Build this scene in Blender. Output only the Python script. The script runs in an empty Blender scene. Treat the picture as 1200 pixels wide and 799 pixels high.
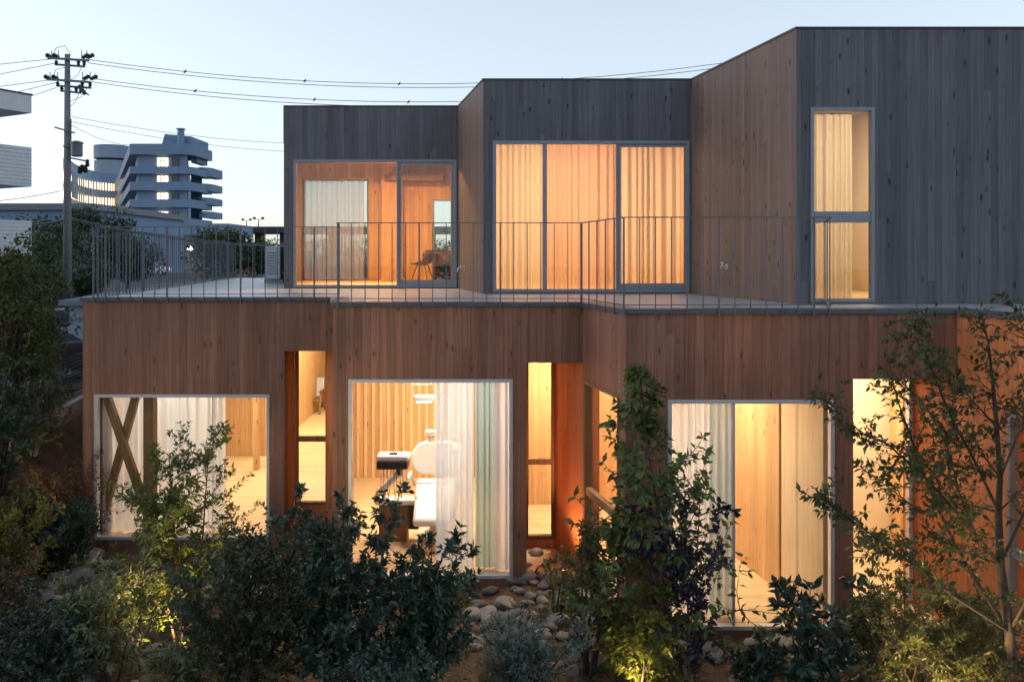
import bpy, math, random
import numpy as np
from mathutils import Vector, Matrix

R = math.radians
scene = bpy.context.scene
COL = scene.collection
EYE = 4.5          # camera height
DECK = 3.89        # terrace level
TOP = 7.62         # parapet of the upper storey

def px(u, y):      # plan x of a picture column at depth y
    return (u - 600.0) / 1000.0 * y
def pz(v, y):      # height of a picture row at depth y
    return EYE - (v - 303.0) / 1000.0 * y

# ------------------------------------------------------------------ helpers
def lerp(a, b, t): return a + (b - a) * t
def sstep(a, b, x):
    t = min(1.0, max(0.0, (x - a) / (b - a)))
    return t * t * (3 - 2 * t)

class MB:
    def __init__(self): self.v = []; self.f = []
    def add(self, vs, fs):
        o = len(self.v); self.v += [tuple(p) for p in vs]
        self.f += [tuple(i + o for i in f) for f in fs]; return self
    def hexa(self, b, t):              # four bottom points and four top points, counter clockwise from above
        return self.add(list(b) + list(t), [(3, 2, 1, 0), (4, 5, 6, 7), (0, 1, 5, 4), (1, 2, 6, 5), (2, 3, 7, 6), (3, 0, 4, 7)])
    def box(self, x0, x1, y0, y1, z0, z1):
        return self.hexa([(x0, y0, z0), (x1, y0, z0), (x1, y1, z0), (x0, y1, z0)], [(x0, y0, z1), (x1, y0, z1), (x1, y1, z1), (x0, y1, z1)])
    def bar(self, a, b, w, h, up=(0, 0, 1)):   # rectangular bar from a to b
        a, b = Vector(a), Vector(b); d = (b - a).normalized(); up = Vector(up)
        if abs(d.dot(up)) > .98: up = Vector((0, 1, 0))
        s = d.cross(up).normalized(); n = s.cross(d).normalized()
        q = [s * (-w / 2) + n * (-h / 2), s * (w / 2) + n * (-h / 2), s * (w / 2) + n * (h / 2), s * (-w / 2) + n * (h / 2)]
        vs = [a + k for k in q] + [b + k for k in q]
        return self.add(vs, [(0, 1, 2, 3), (7, 6, 5, 4), (1, 0, 4, 5), (2, 1, 5, 6), (3, 2, 6, 7), (0, 3, 7, 4)])
    def tube(self, pts, radii, n=6, cap=True):
        pts = [Vector(p) for p in pts]
        if not hasattr(radii, '__len__'): radii = [radii] * len(pts)
        vs = []; ref = Vector((.31, .95, .12))
        for i, p in enumerate(pts):
            d = (pts[min(i + 1, len(pts) - 1)] - pts[max(i - 1, 0)])
            if d.length < 1e-9: d = Vector((0, 0, 1))
            d.normalize()
            r = ref if abs(d.dot(ref)) < .95 else Vector((.9, -.2, .4))
            s = d.cross(r).normalized(); t = d.cross(s)
            for k in range(n):
                a = 2 * math.pi * k / n
                vs.append(p + (s * math.cos(a) + t * math.sin(a)) * radii[i])
        fs = []
        for i in range(len(pts) - 1):
            for k in range(n):
                fs.append((i * n + k, i * n + (k + 1) % n, (i + 1) * n + (k + 1) % n, (i + 1) * n + k))
        if cap:
            fs.append(tuple(range(n))[::-1]); fs.append(tuple((len(pts) - 1) * n + k for k in range(n)))
        return self.add(vs, fs)
    def prism(self, poly, z0, z1):
        n = len(poly)
        vs = [(p[0], p[1], z0) for p in poly] + [(p[0], p[1], z1) for p in poly]
        fs = [tuple(range(n))[::-1], tuple(range(n, 2 * n))] + [(i, (i + 1) % n, n + (i + 1) % n, n + i) for i in range(n)]
        return self.add(vs, fs)
    def lathe(self, c, prof, n=16, M=None):
        vs = []
        for (r, z) in prof:
            for k in range(n):
                a = 2 * math.pi * k / n
                p = Vector((r * math.cos(a), r * math.sin(a), z))
                if M is not None: p = M @ p
                vs.append(p + Vector(c))
        fs = []
        for i in range(len(prof) - 1):
            for k in range(n):
                fs.append((i * n + k, i * n + (k + 1) % n, (i + 1) * n + (k + 1) % n, (i + 1) * n + k))
        fs.append(tuple(range(n))[::-1]); fs.append(tuple((len(prof) - 1) * n + k for k in range(n)))
        return self.add(vs, fs)
    def build(self, name, mat, parent=None, bevel=0, smooth=False, loc=None):
        m = bpy.data.meshes.new(name); m.from_pydata(self.v, [], self.f); m.validate(); m.update()
        box_uv(m)
        m.materials.append(mat)
        o = bpy.data.objects.new(name, m); COL.objects.link(o)
        if parent is not None:
            o.parent = parent
            if parent.type == 'EMPTY' or parent.parent is not None or True:
                o.matrix_parent_inverse = world_of(parent).inverted()
        if bevel:
            b = o.modifiers.new('bevel', 'BEVEL'); b.width = bevel; b.segments = 2; b.limit_method = 'ANGLE'
        if smooth:
            m.polygons.foreach_set('use_smooth', [True] * len(m.polygons))
        return o

def world_of(o):
    M = Matrix.LocRotScale(o.location, o.rotation_euler, o.scale)
    if o.parent: M = world_of(o.parent) @ o.matrix_parent_inverse @ M
    return M

def box_uv(m):
    uv = m.uv_layers.new(name='UVMap'); vs = m.vertices
    for p in m.polygons:
        n = p.normal
        if abs(n.z) > .75:
            for li in p.loop_indices:
                c = vs[m.loops[li].vertex_index].co; uv.data[li].uv = (c.x, c.y)
        else:
            t = Vector((-n.y, n.x)).normalized()
            for li in p.loop_indices:
                c = vs[m.loops[li].vertex_index].co; uv.data[li].uv = (c.x * t.x + c.y * t.y, c.z)

def tag(o, label=None, cat=None, group=None, kind=None):
    if label: o['label'] = label
    if cat: o['category'] = cat
    if group: o['group'] = group
    if kind: o['kind'] = kind
    return o
def thing(name, loc, label, cat, group=None, rz=0.0):
    o = bpy.data.objects.new(name, None); COL.objects.link(o); o.location = loc; o.rotation_euler = (0, 0, rz)
    o.empty_display_size = .2
    return tag(o, label, cat, group)
def kids(o): return list(o.children)
def dup(o, parent=None):
    c = o.copy(); COL.objects.link(c)
    if parent is not None: c.parent = parent
    for k in kids(o): dup(k, c)
    return c

# ------------------------------------------------------------------ materials
class N:
    def __init__(self, name):
        self.m = bpy.data.materials.new(name); self.m.use_nodes = True
        self.t = self.m.node_tree; self.t.nodes.clear()
        self.out = self.t.nodes.new('ShaderNodeOutputMaterial')
    def n(self, typ, **kw):
        x = self.t.nodes.new('ShaderNode' + typ)
        for k, v in kw.items():
            if k == 'ins':
                for i, val in v.items(): self.set(x, i, val)
            else: setattr(x, k, v)
        return x
    def set(self, node, i, val):
        s = node.inputs[i]
        if isinstance(val, bpy.types.NodeSocket): self.t.links.new(val, s)
        elif isinstance(val, bpy.types.Node): self.t.links.new(val.outputs[0], s)
        else:
            if hasattr(s.default_value, '__len__') and hasattr(val, '__len__') and len(s.default_value) == 4 and len(val) == 3: val = (*val, 1)
            s.default_value = val
    def math(self, op, a, b=0.0, clamp=False):
        x = self.n('Math', operation=op); x.use_clamp = clamp
        self.set(x, 0, a); self.set(x, 1, b); return x.outputs[0]
    def mix(self, f, a, b, mode='MIX'):
        x = self.n('MixRGB', blend_type=mode); self.set(x, 0, f); self.set(x, 1, a); self.set(x, 2, b); return x.outputs[0]
    def ramp(self, f, a, b):
        x = self.n('MapRange'); self.set(x, 0, f); self.set(x, 1, a); self.set(x, 2, b); x.clamp = True; return x.outputs[0]
    def done(self, sh): self.t.links.new(sh if isinstance(sh, bpy.types.NodeSocket) else sh.outputs[0], self.out.inputs[0]); return self.m

def plain(name, col, rough=.6, metal=0., var=.15, scale=6., spec=.4, bump=0.0):
    k = N(name); tc = k.n('TexCoord'); no = k.n('TexNoise', ins={0: tc.outputs['Object'], 'Scale': scale, 'Detail': 5.})
    c = k.mix(k.ramp(no.outputs[0], .3, .7), tuple(x * (1 - var) for x in col), tuple(min(1, x * (1 + var)) for x in col))
    p = k.n('BsdfPrincipled', ins={'Base Color': c, 'Roughness': rough, 'Metallic': metal, 'Specular IOR Level': spec})
    if bump:
        b = k.n('Bump', ins={'Strength': bump, 'Distance': .02, 'Height': no.outputs[0]}); k.set(p, 'Normal', b)
    return k.done(p)

def wood(name, c_dark, c_light, bw=.105, knots=1.0, rough=.62, spread=.45, spec=.3, horizontal=False, weather=0.0):
    k = N(name); uvn = k.n('UVMap', uv_map='UVMap'); sp = k.n('SeparateXYZ', ins={0: uvn})
    U, V = (sp.outputs[1], sp.outputs[0]) if horizontal else (sp.outputs[0], sp.outputs[1])
    ub = k.math('DIVIDE', U, bw); idn = k.math('FLOOR', ub); fr = k.math('FRACT', ub)
    w1 = k.n('TexWhiteNoise', noise_dimensions='1D'); k.set(w1, 'W', k.math('ADD', idn, .37)); r1 = w1.outputs[0]
    # butt joints so that a board is not endless
    seg = k.math('FLOOR', k.math('ADD', k.math('DIVIDE', V, 9.0), k.math('MULTIPLY', r1, 9.0)))
    w2 = k.n('TexWhiteNoise', noise_dimensions='2D'); cv = k.n('CombineXYZ', ins={0: idn, 1: seg}); k.set(w2, 'Vector', cv.outputs[0]); rnd = w2.outputs[0]
    off = k.math('MULTIPLY', rnd, 31.0)
    g1 = k.n('TexNoise', ins={0: k.n('CombineXYZ', ins={0: k.math('MULTIPLY', U, 26.), 1: k.math('ADD', k.math('MULTIPLY', V, .9), off), 2: off}).outputs[0], 'Scale': 1., 'Detail': 3., 'Distortion': .6})
    g2 = k.n('TexNoise', ins={0: k.n('CombineXYZ', ins={0: k.math('MULTIPLY', U, 140.), 1: k.math('ADD', k.math('MULTIPLY', V, 3.2), off), 2: off}).outputs[0], 'Scale': 1., 'Detail': 4.})
    big = k.n('TexNoise', ins={0: uvn.outputs[0], 'Scale': .8, 'Detail': 3.})
    vo = k.n('TexVoronoi', ins={0: k.n('CombineXYZ', ins={0: k.math('MULTIPLY', U, 9.), 1: k.math('ADD', k.math('MULTIPLY', V, 3.4), off), 2: 0.}).outputs[0], 'Scale': 1.})
    pick = k.n('SeparateXYZ', ins={0: vo.outputs[1]})
    kn = k.math('MULTIPLY', k.math('SUBTRACT', 1., k.ramp(vo.outputs[0], .08, .23)), k.math('GREATER_THAN', pick.outputs[0], .58))
    t = k.math('ADD', k.math('MULTIPLY', k.ramp(g1.outputs[0], .3, .7), .55), k.math('MULTIPLY', k.ramp(g2.outputs[0], .3, .7), .45))
    c = k.mix(t, c_dark, c_light)
    val = k.math('ADD', 1 - spread * .5, k.math('MULTIPLY', rnd, spread))
    val = k.math('MULTIPLY', val, k.math('ADD', .82, k.math('MULTIPLY', big.outputs[0], .36)))
    cm = k.n('CombineXYZ', ins={0: val, 1: val, 2: val})
    c = k.mix(1., c, cm.outputs[0], 'MULTIPLY')
    if weather:
        wn = k.n('TexNoise', ins={0: k.n('CombineXYZ', ins={0: k.math('MULTIPLY', U, 3.), 1: k.math('MULTIPLY', V, .35), 2: off}).outputs[0], 'Scale': 1., 'Detail': 4.})
        c = k.mix(k.math('MULTIPLY', k.ramp(wn.outputs[0], .35, .75), weather), c, (.12, .125, .14))
    c = k.mix(k.math('MULTIPLY', kn, .8 * knots), c, tuple(x * .22 for x in c_dark))
    edge = k.math('MINIMUM', fr, k.math('SUBTRACT', 1., fr)); gr = k.math('SUBTRACT', 1., k.ramp(edge, .012, .045))
    c = k.mix(k.math('MULTIPLY', gr, .35), c, tuple(x * .15 for x in c_dark))
    b = k.n('Bump', ins={'Strength': .35, 'Distance': .006, 'Height': k.math('SUBTRACT', k.math('MULTIPLY', g2.outputs[0], .25), gr)})
    p = k.n('BsdfPrincipled', ins={'Base Color': c, 'Roughness': k.math('ADD', rough - .08, k.math('MULTIPLY', g1.outputs[0], .16)), 'Specular IOR Level': spec, 'Normal': b})
    return k.done(p)

def leafmat(name, c1, c2, trans=.35, rough=.45, spec=.4):
    k = N(name); g = k.n('NewGeometry'); rpi = g.outputs['Random Per Island']
    tc = k.n('TexCoord'); no = k.n('TexNoise', ins={0: tc.outputs['Object'], 'Scale': 2.2, 'Detail': 2.})
    f = k.math('ADD', k.math('MULTIPLY', rpi, .6), k.math('MULTIPLY', k.ramp(no.outputs[0], .35, .65), .4))
    c = k.mix(f, c1, c2)
    p = k.n('BsdfPrincipled', ins={'Base Color': c, 'Roughness': rough, 'Specular IOR Level': spec})
    t = k.n('BsdfTranslucent', ins={0: k.mix(1., c, (1.0, 1.15, .6), 'MULTIPLY')})
    return k.done(k.n('MixShader', ins={0: trans, 1: p.outputs[0], 2: t.outputs[0]}))

def glassmat(name, tint=(.96, .98, .97)):
    k = N(name); g = k.n('NewGeometry'); dt = k.n('VectorMath', operation='DOT_PRODUCT', ins={0: g.outputs['Incoming'], 1: g.outputs['Normal']})
    c = k.math('SUBTRACT', 1., k.math('ABSOLUTE', dt.outputs['Value']), clamp=True)
    f = k.math('ADD', .04, k.math('MULTIPLY', k.math('POWER', c, 5.), .96), clamp=True)
    return k.done(k.n('MixShader', ins={0: f, 1: k.n('BsdfTransparent', ins={0: tint}).outputs[0], 2: k.n('BsdfGlossy', ins={0: (1, 1, 1), 'Roughness': .0}).outputs[0]}))

def cloth(name, col, see=.25, trans=.6):
    k = N(name); uvn = k.n('UVMap', uv_map='UVMap')
    no = k.n('TexNoise', ins={0: uvn.outputs[0], 'Scale': 3.5, 'Detail': 3.})
    c = k.mix(no.outputs[0], tuple(x * .88 for x in col), col)
    a = k.n('MixShader', ins={0: trans, 1: k.n('BsdfDiffuse', ins={0: c}).outputs[0], 2: k.n('BsdfTranslucent', ins={0: c}).outputs[0]})
    return k.done(k.n('MixShader', ins={0: see, 1: a.outputs[0], 2: k.n('BsdfTransparent').outputs[0]}))

def emit(name, col, s):
    k = N(name); return k.done(k.n('Emission', ins={0: col, 1: s}))

M = {}
M['cedar'] = wood('cedar_boards', (.140, .064, .043), (.305, .148, .099), bw=.115, knots=.8, spread=.36)
M['cedar_grey'] = wood('skylit_weathered_cedar_boards', (.062, .064, .077), (.148, .145, .163), bw=.095, knots=1.15, spread=.42, weather=.35)  # weathered grey, with blue skylight mixed into the board colour
M['cedar_mid'] = wood('glow_tinted_cedar_boards', (.095, .066, .058), (.19, .136, .118), bw=.095, knots=1.1, spread=.34, weather=.22)  # warm window glow on the angled walls painted into the wood colour
M['cedar_warm'] = wood('orange_lit_cedar_boards', (.36, .112, .042), (.60, .215, .085), knots=.5, spread=.3)  # cedar brightened to orange, the warm glow is in the colour
M['pine'] = wood('pine_panel', (.42, .235, .105), (.64, .41, .21), bw=.12, knots=.9, spread=.22)
M['pine_pale'] = wood('pale_pine_panel', (.56, .40, .24), (.74, .58, .40), bw=.9, knots=.1, spread=.1)
M['floorwood'] = wood('pale_floor_boards', (.52, .36, .20), (.70, .53, .33), bw=.12, knots=.25, spread=.22, rough=.4, horizontal=True)
M['brace'] = wood('brace_timber', (.16, .085, .04), (.27, .15, .075), bw=.4, knots=.4)
M['alu'] = plain('grey_aluminium', (.20, .225, .27), .38, .35, .06)
M['alu_pale'] = plain('pale_aluminium', (.55, .56, .58), .35, .4, .05)
M['steel'] = plain('galvanised_steel', (.11, .13, .165), .5, .3, .15)
M['coping'] = plain('metal_coping', (.085, .10, .125), .45, .2, .2)
M['deck'] = plain('waterproof_deck_sheet', (.33, .34, .36), .36, 0., .14, 1.6, bump=.05)
M['roofmetal'] = plain('dark_coping', (.05, .055, .065), .5, .2)
M['plaster'] = plain('cream_plaster', (.72, .63, .48), .8, 0., .05, 2.)
M['glass'] = glassmat('window_glass')
M['sheer'] = cloth('white_sheer_curtain', (.78, .84, .94), .15, .5)
M['sheer_thin'] = cloth('thin_pleated_curtain', (.74, .74, .80), .38, .5)
M['sheer_blue'] = cloth('blue_green_curtain', (.42, .57, .68), .14, .5)
M['peach_cloth'] = cloth('peach_curtain', (.80, .56, .40), .12, .66)
M['sheer_teal'] = cloth('teal_curtain', (.34, .54, .58), .14, .5)
M['cream_cloth'] = cloth('cream_curtain', (.80, .70, .55), .14, .72)
M['white'] = plain('white_enamel', (.80, .79, .76), .3, 0., .03)
M['black'] = plain('dark_plastic', (.03, .03, .033), .45, 0., .1)
M['brown'] = plain('dark_brown_shell', (.055, .032, .022), .45, 0., .15)
M['concrete'] = plain('concrete', (.30, .30, .30), .85, 0., .2, 4., bump=.2)
M['polecon'] = plain('pole_concrete', (.17, .17, .18), .8, 0., .15, 8.)
M['bark'] = plain('bark', (.055, .042, .032), .9, 0., .4, 18., bump=.4)
M['stem'] = plain('reddish_stem', (.09, .05, .035), .8, 0., .3, 20.)
M['asphalt'] = plain('asphalt', (.05, .05, .053), .85, 0., .25, 3., bump=.15)
M['wire'] = plain('black_cable', (.09, .10, .115), .6, 0., .05)
M['house'] = plain('pale_siding', (.55, .57, .60), .7, 0., .06)
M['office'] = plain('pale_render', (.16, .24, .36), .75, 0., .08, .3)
M['office_dark'] = plain('dark_glazing', (.06, .075, .10), .25, 0., .2, .5)
M['lit'] = emit('lit_office_window', (1., .74, .42), 1.5)
M['lit_soft'] = emit('lit_balcony_glazing', (1., .64, .34), 1.5)
M['carwhite'] = plain('white_car_paint', (.70, .71, .73), .25, 0., .02, spec=.6)
M['cardark'] = plain('dark_car_paint', (.035, .04, .055), .25, 0., .02, spec=.6)
M['tyre'] = plain('tyre_rubber', (.02, .02, .02), .8)
M['shedwall'] = plain('blue_grey_sheet', (.22, .30, .40), .6, 0., .08)
M['rooftin'] = plain('corrugated_roof', (.13, .16, .20), .5, .3, .2)
M['acgrey'] = plain('ac_casing', (.42, .46, .50), .5, 0., .05)

def groundmat():
    k = N('garden_soil'); tc = k.n('TexCoord')
    a = k.n('TexNoise', ins={0: tc.outputs['Object'], 'Scale': 3., 'Detail': 8., 'Roughness': .65})
    b = k.n('TexNoise', ins={0: tc.outputs['Object'], 'Scale': .25, 'Detail': 4.})
    v = k.n('TexVoronoi', ins={0: tc.outputs['Object'], 'Scale': 28.})
    c = k.mix(k.ramp(a.outputs[0], .3, .7), (.085, .052, .032), (.23, .15, .095))
    c = k.mix(k.math('MULTIPLY', k.ramp(b.outputs[0], .45, .6), .5), c, (.05, .055, .03))
    h = k.math('ADD', a.outputs[0], k.math('MULTIPLY', v.outputs[0], .5))
    bm = k.n('Bump', ins={'Strength': .7, 'Distance': .05, 'Height': h})
    return k.done(k.n('BsdfPrincipled', ins={'Base Color': c, 'Roughness': .95, 'Specular IOR Level': .15, 'Normal': bm}))
M['soil'] = groundmat()
def rockmat():
    k = N('garden_stone'); tc = k.n('TexCoord'); oi = k.n('ObjectInfo')
    a = k.n('TexNoise', ins={0: tc.outputs['Object'], 'Scale': 7., 'Detail': 8., 'Roughness': .7})
    c = k.mix(oi.outputs['Random'], (.16, .15, .145), (.36, .33, .30))
    c = k.mix(k.math('MULTIPLY', k.ramp(a.outputs[0], .4, .65), .55), c, (.10, .09, .08))
    bm = k.n('Bump', ins={'Strength': .5, 'Distance': .02, 'Height': a.outputs[0]})
    return k.done(k.n('BsdfPrincipled', ins={'Base Color': c, 'Roughness': .88, 'Normal': bm}))
M['rock'] = rockmat()

# ------------------------------------------------------------------ terrain
def skew(x, y): return x - (-6.74 - .16 * (y - 13.3))       # metres right of the building's left side
def gz(x, y):
    d = skew(x, y)
    bank = 1.5 * sstep(0., -1.45, d)
    back = 1.5 * sstep(25., 28., y)
    bump = (.035 * math.sin(x * 2.3 + y * 1.1) + .03 * math.sin(x * 5.1 - y * 3.7)) * (1 if d < 0 else sstep(0., 1., 13. - y) * .8)
    return max(bank, back) + 1.1 * sstep(36., 95., y) + bump * (1 - sstep(28, 34, y)) - .02

def grid(xs, ys, fn, name, mat, label=None):
    vs = [(x, y, fn(x, y)) for y in ys for x in xs]; n = len(xs)
    fs = [(j * n + i, j * n + i + 1, (j + 1) * n + i + 1, (j + 1) * n + i) for j in range(len(ys) - 1) for i in range(n - 1)]
    mb = MB(); mb.add(vs, fs); o = mb.build(name, mat, smooth=True); o['kind'] = 'structure'
    return o
xs = sorted(set([-900, -500, -300, -200, -140, -100, -70, -50, -40, -32, -26, -22, -18, -16, -14] + [round(-12 + .3 * i, 2) for i in range(84)] + [14, 16, 19, 24, 30, 40, 60, 100, 200, 500, 900]))
ys = sorted(set([-300, -100, -50, -25, -10, -3, 0, 3, 5, 6] + [round(6.6 + .3 * i, 2) for i in range(82)] + [32, 34, 36, 40, 45, 50, 56, 63, 70, 80, 90, 100, 120, 150, 200, 300, 500, 900]))
grid(xs, ys, gz, 'ground', M['soil'])
grid([-60, -45, -30, -24, -20, -16, -13, -11.5, -10], [16 + 2 * i for i in range(12)] + [42, 46, 52, 58, 65, 72, 80, 90, 100], lambda x, y: gz(x, y) + .03 + .02 * (y > 30), 'parking_lot', M['asphalt'])
grid([-140, -80, -50, -30, -10, 10, 40], [88, 92, 96, 100, 104], lambda x, y: gz(x, y) + .08, 'street', M['asphalt'])

# ------------------------------------------------------------------ the clinic
clinic = thing('clinic_building', (0, 13, 0), 'two storey cedar clad clinic with angled blocks, lit windows and a long roof terrace', 'building')

def offset_line(pts, d):           # inner line of an open outline, mitred
    out = []
    for i, p in enumerate(pts):
        p = Vector(p); ns = []
        for a, b in ((i - 1, i), (i, i + 1)):
            if a >= 0 and b < len(pts):
                t = (Vector(pts[b]) - Vector(pts[a])).normalized(); ns.append(Vector((-t.y, t.x)))
        if len(ns) == 1: out.append(p + ns[0] * d)
        else:
            m = (ns[0] + ns[1]).normalized(); out.append(p + m * (d / max(.35, m.dot(ns[0]))))
    return out

def wall_piece(mb, pts, inner, i, z0, z1, holes=(), thick=.2):
    p0, p1 = Vector(pts[i]), Vector(pts[i + 1]); L = (p1 - p0).length; t = (p1 - p0) / L; n = Vector((-t.y, t.x))
    def out(s): return p0 + t * s
    def inn(s):
        if s <= 1e-6: return Vector(inner[i])
        if s >= L - 1e-6: return Vector(inner[i + 1])
        return p0 + t * s + n * thick
    cs = sorted({0., L} | {max(0, min(L, h[0])) for h in holes} | {max(0, min(L, h[1])) for h in holes})
    for a, b in zip(cs[:-1], cs[1:]):
        if b - a < 1e-4: continue
        mid = (a + b) / 2
        blocked = sorted((h[2], h[3]) for h in holes if h[0] < mid < h[1])
        z = z0; spans = []
        for (h0, h1) in blocked:
            if h0 > z + 1e-4: spans.append((z, h0))
            z = max(z, h1)
        if z < z1 - 1e-4: spans.append((z, z1))
        for (q0, q1) in spans:
            A, B, C_, D = out(a), out(b), inn(b), inn(a)
            mb.hexa([(A.x, A.y, q0), (B.x, B.y, q0), (C_.x, C_.y, q0), (D.x, D.y, q0)], [(A.x, A.y, q1), (B.x, B.y, q1), (C_.x, C_.y, q1), (D.x, D.y, q1)])

def window(a, b, z0, z1, fw=.05, mull=(), trans=(), frame='alu', depth=.09, proud=.012, sashes=(), label=None, name='window', bottom=None):
    """aluminium window between plan points a and b; mull: positions along, trans: heights"""
    a, b = Vector(a), Vector(b); L = (b - a).length; t = (b - a) / L; n = Vector((-t.y, t.x))
    mb = MB()
    def pc(s0, s1, q0, q1, d0, d1):
        P = [a + t * s0 + n * d0, a + t * s1 + n * d0, a + t * s1 + n * d1, a + t * s0 + n * d1]
        mb.hexa([(p.x, p.y, q0) for p in P], [(p.x, p.y, q1) for p in P])
    bt = bottom if bottom is not None else fw
    e = .002
    pc(e, fw, z0 + e, z1 - e, -proud, depth); pc(L - fw, L - e, z0 + e, z1 - e, -proud, depth)
    pc(fw, L - fw, z1 - fw, z1 - e, -proud, depth); pc(fw, L - fw, z0 + e, z0 + bt, -proud, depth)
    for s, w in mull: pc(s - w / 2, s + w / 2, z0 + bt, z1 - fw, .004, depth - .004)
    for z, w in trans: pc(fw, L - fw, z - w / 2, z + w / 2, .002, depth - .008)
    for (s0, s1, w, wb) in sashes:        # sliding sash: a frame of its own inside the opening
        d0, d1 = .02, .07
        pc(s0, s0 + w, z0 + bt, z1 - fw, d0, d1); pc(s1 - w, s1, z0 + bt, z1 - fw, d0, d1)
        pc(s0 + w, s1 - w, z1 - fw - w, z1 - fw, d0, d1); pc(s0 + w, s1 - w, z0 + bt, z0 + bt + wb, d0, d1)
    fr = mb.build(name, M[frame], clinic, bevel=.003)
    if label: fr['label'] = label
    g = MB(); P = [a + t * (fw - .01) + n * .045, a + t * (L - fw + .01) + n * .045, a + t * (L - fw + .01) + n * .053, a + t * (fw - .01) + n * .053]
    g.hexa([(p.x, p.y, z0 + fw - .01) for p in P], [(p.x, p.y, z1 - fw + .01) for p in P])
    g.build('pane', M['glass'], fr)
    return fr

def seg(p0, p1, u, y=None): pass

# --- lower storey outline, left to right as seen from the garden
LB = (-8.9, 27.0); LA = (-6.69, 13.3); LC = (-2.79, 13.3); MA = (-2.48, 11.8); MC = (.98, 11.8); RA = (1.357, 10.2); RC = (5.32, 10.2); RD = (5.62, 7.9); RE = (10.0, 7.9)
low = [LB, LA, LC, MA, MC, RA, RC, RD, RE]
linn = offset_line(low, .22)
Z0, Z1, HEAD = -.35, 3.84, 3.06
def along(seg_i, x=None, y=None):
    p0, p1 = Vector(low[seg_i]), Vector(low[seg_i + 1]); t = (p1 - p0)
    if x is not None: k = (x - p0.x) / t.x
    else: k = (y - p0.y) / t.y
    return k * t.length
def low_wall(i, holes=(), mat='cedar'):
    mb = MB(); wall_piece(mb, low, linn, i, Z0, Z1, holes, .22); return mb.build('wall', M[mat], clinic)
low_wall(0)
W1 = (-6.515, -3.777, .12, 2.386); S1x = (-3.55, -2.48)
low_wall(1, [(along(1, x=W1[0]), along(1, x=W1[1]), W1[2], W1[3]), (along(1, x=S1x[0]), along(1, x=-2.79), Z0, HEAD)])
low_wall(2)
W2 = (-2.265, .012, .075, 2.836)
low_wall(3, [(along(3, x=W2[0]), along(3, x=W2[1]), W2[2], W2[3]), (along(3, x=.20), along(3, x=.98), Z0, HEAD)])
WA = (11.74, 10.42, .08, 2.83)      # window in the angled wall, by depth
low_wall(4, [(along(4, y=WA[0]), along(4, y=WA[1]), WA[2], WA[3])])
W3 = (1.86, 3.856, .063, 2.817)
low_wall(5, [(along(5, x=W3[0]), along(5, x=W3[1]), W3[2], W3[3]), (along(5, x=4.08), along(5, x=5.32), Z0, HEAD)])
WR = (9.35, 8.3, .1, 2.83)
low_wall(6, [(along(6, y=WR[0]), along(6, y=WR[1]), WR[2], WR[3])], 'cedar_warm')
low_wall(7)
def segpt(i, y): p0, p1 = low[i], low[i + 1]; k = (y - p0[1]) / (p1[1] - p0[1]); return (lerp(p0[0], p1[0], k), y)
window((W1[0], 13.3), (W1[1], 13.3), W1[2], W1[3], .05, frame='alu_pale')
window((W2[0], 11.8), (W2[1], 11.8), W2[2], W2[3], .05, frame='alu_pale')
window(segpt(4, WA[0]), segpt(4, WA[1]), WA[2], WA[3], .045, trans=[(1.32, .10)], frame='brace')
window((W3[0], 10.2), (W3[1], 10.2), W3[2], W3[3], .05, mull=[(along(5, x=px(860, 10.2)) - along(5, x=W3[0]), .035)], frame='alu_pale')
window(segpt(6, WR[0]), segpt(6, WR[1]), WR[2], WR[3], .05, trans=[(1.3, .09)])

# --- recessed slots between the blocks: side cheeks, soffit, base wall and a tall window
def flat(name, mat, fn):
    mb = MB(); fn(mb); return mb.build(name, M[mat], clinic)
G1, G2, G3 = 13.95, 13.10, 11.0
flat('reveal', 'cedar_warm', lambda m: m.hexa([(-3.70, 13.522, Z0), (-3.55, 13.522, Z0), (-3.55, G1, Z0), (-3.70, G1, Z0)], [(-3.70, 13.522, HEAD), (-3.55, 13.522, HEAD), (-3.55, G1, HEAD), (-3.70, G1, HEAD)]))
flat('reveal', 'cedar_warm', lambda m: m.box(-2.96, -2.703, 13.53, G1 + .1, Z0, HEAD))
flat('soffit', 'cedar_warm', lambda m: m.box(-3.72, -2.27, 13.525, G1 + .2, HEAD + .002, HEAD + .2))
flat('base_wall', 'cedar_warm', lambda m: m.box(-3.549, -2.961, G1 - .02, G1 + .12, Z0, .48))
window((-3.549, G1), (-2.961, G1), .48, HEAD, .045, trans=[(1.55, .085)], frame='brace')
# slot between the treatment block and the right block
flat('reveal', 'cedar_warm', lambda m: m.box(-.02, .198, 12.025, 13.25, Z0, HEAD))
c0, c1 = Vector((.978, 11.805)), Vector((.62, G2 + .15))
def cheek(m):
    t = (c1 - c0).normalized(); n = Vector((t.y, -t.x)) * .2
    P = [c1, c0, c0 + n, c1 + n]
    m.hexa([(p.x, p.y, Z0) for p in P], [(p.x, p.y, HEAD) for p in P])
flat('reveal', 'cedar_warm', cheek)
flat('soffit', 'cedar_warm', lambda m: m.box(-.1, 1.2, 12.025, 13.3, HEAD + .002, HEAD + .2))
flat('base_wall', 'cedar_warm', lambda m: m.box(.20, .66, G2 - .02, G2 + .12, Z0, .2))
window((.20, G2), (.652, G2), .2, HEAD, .05, trans=[(1.38, .085)], frame='brace')
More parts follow.
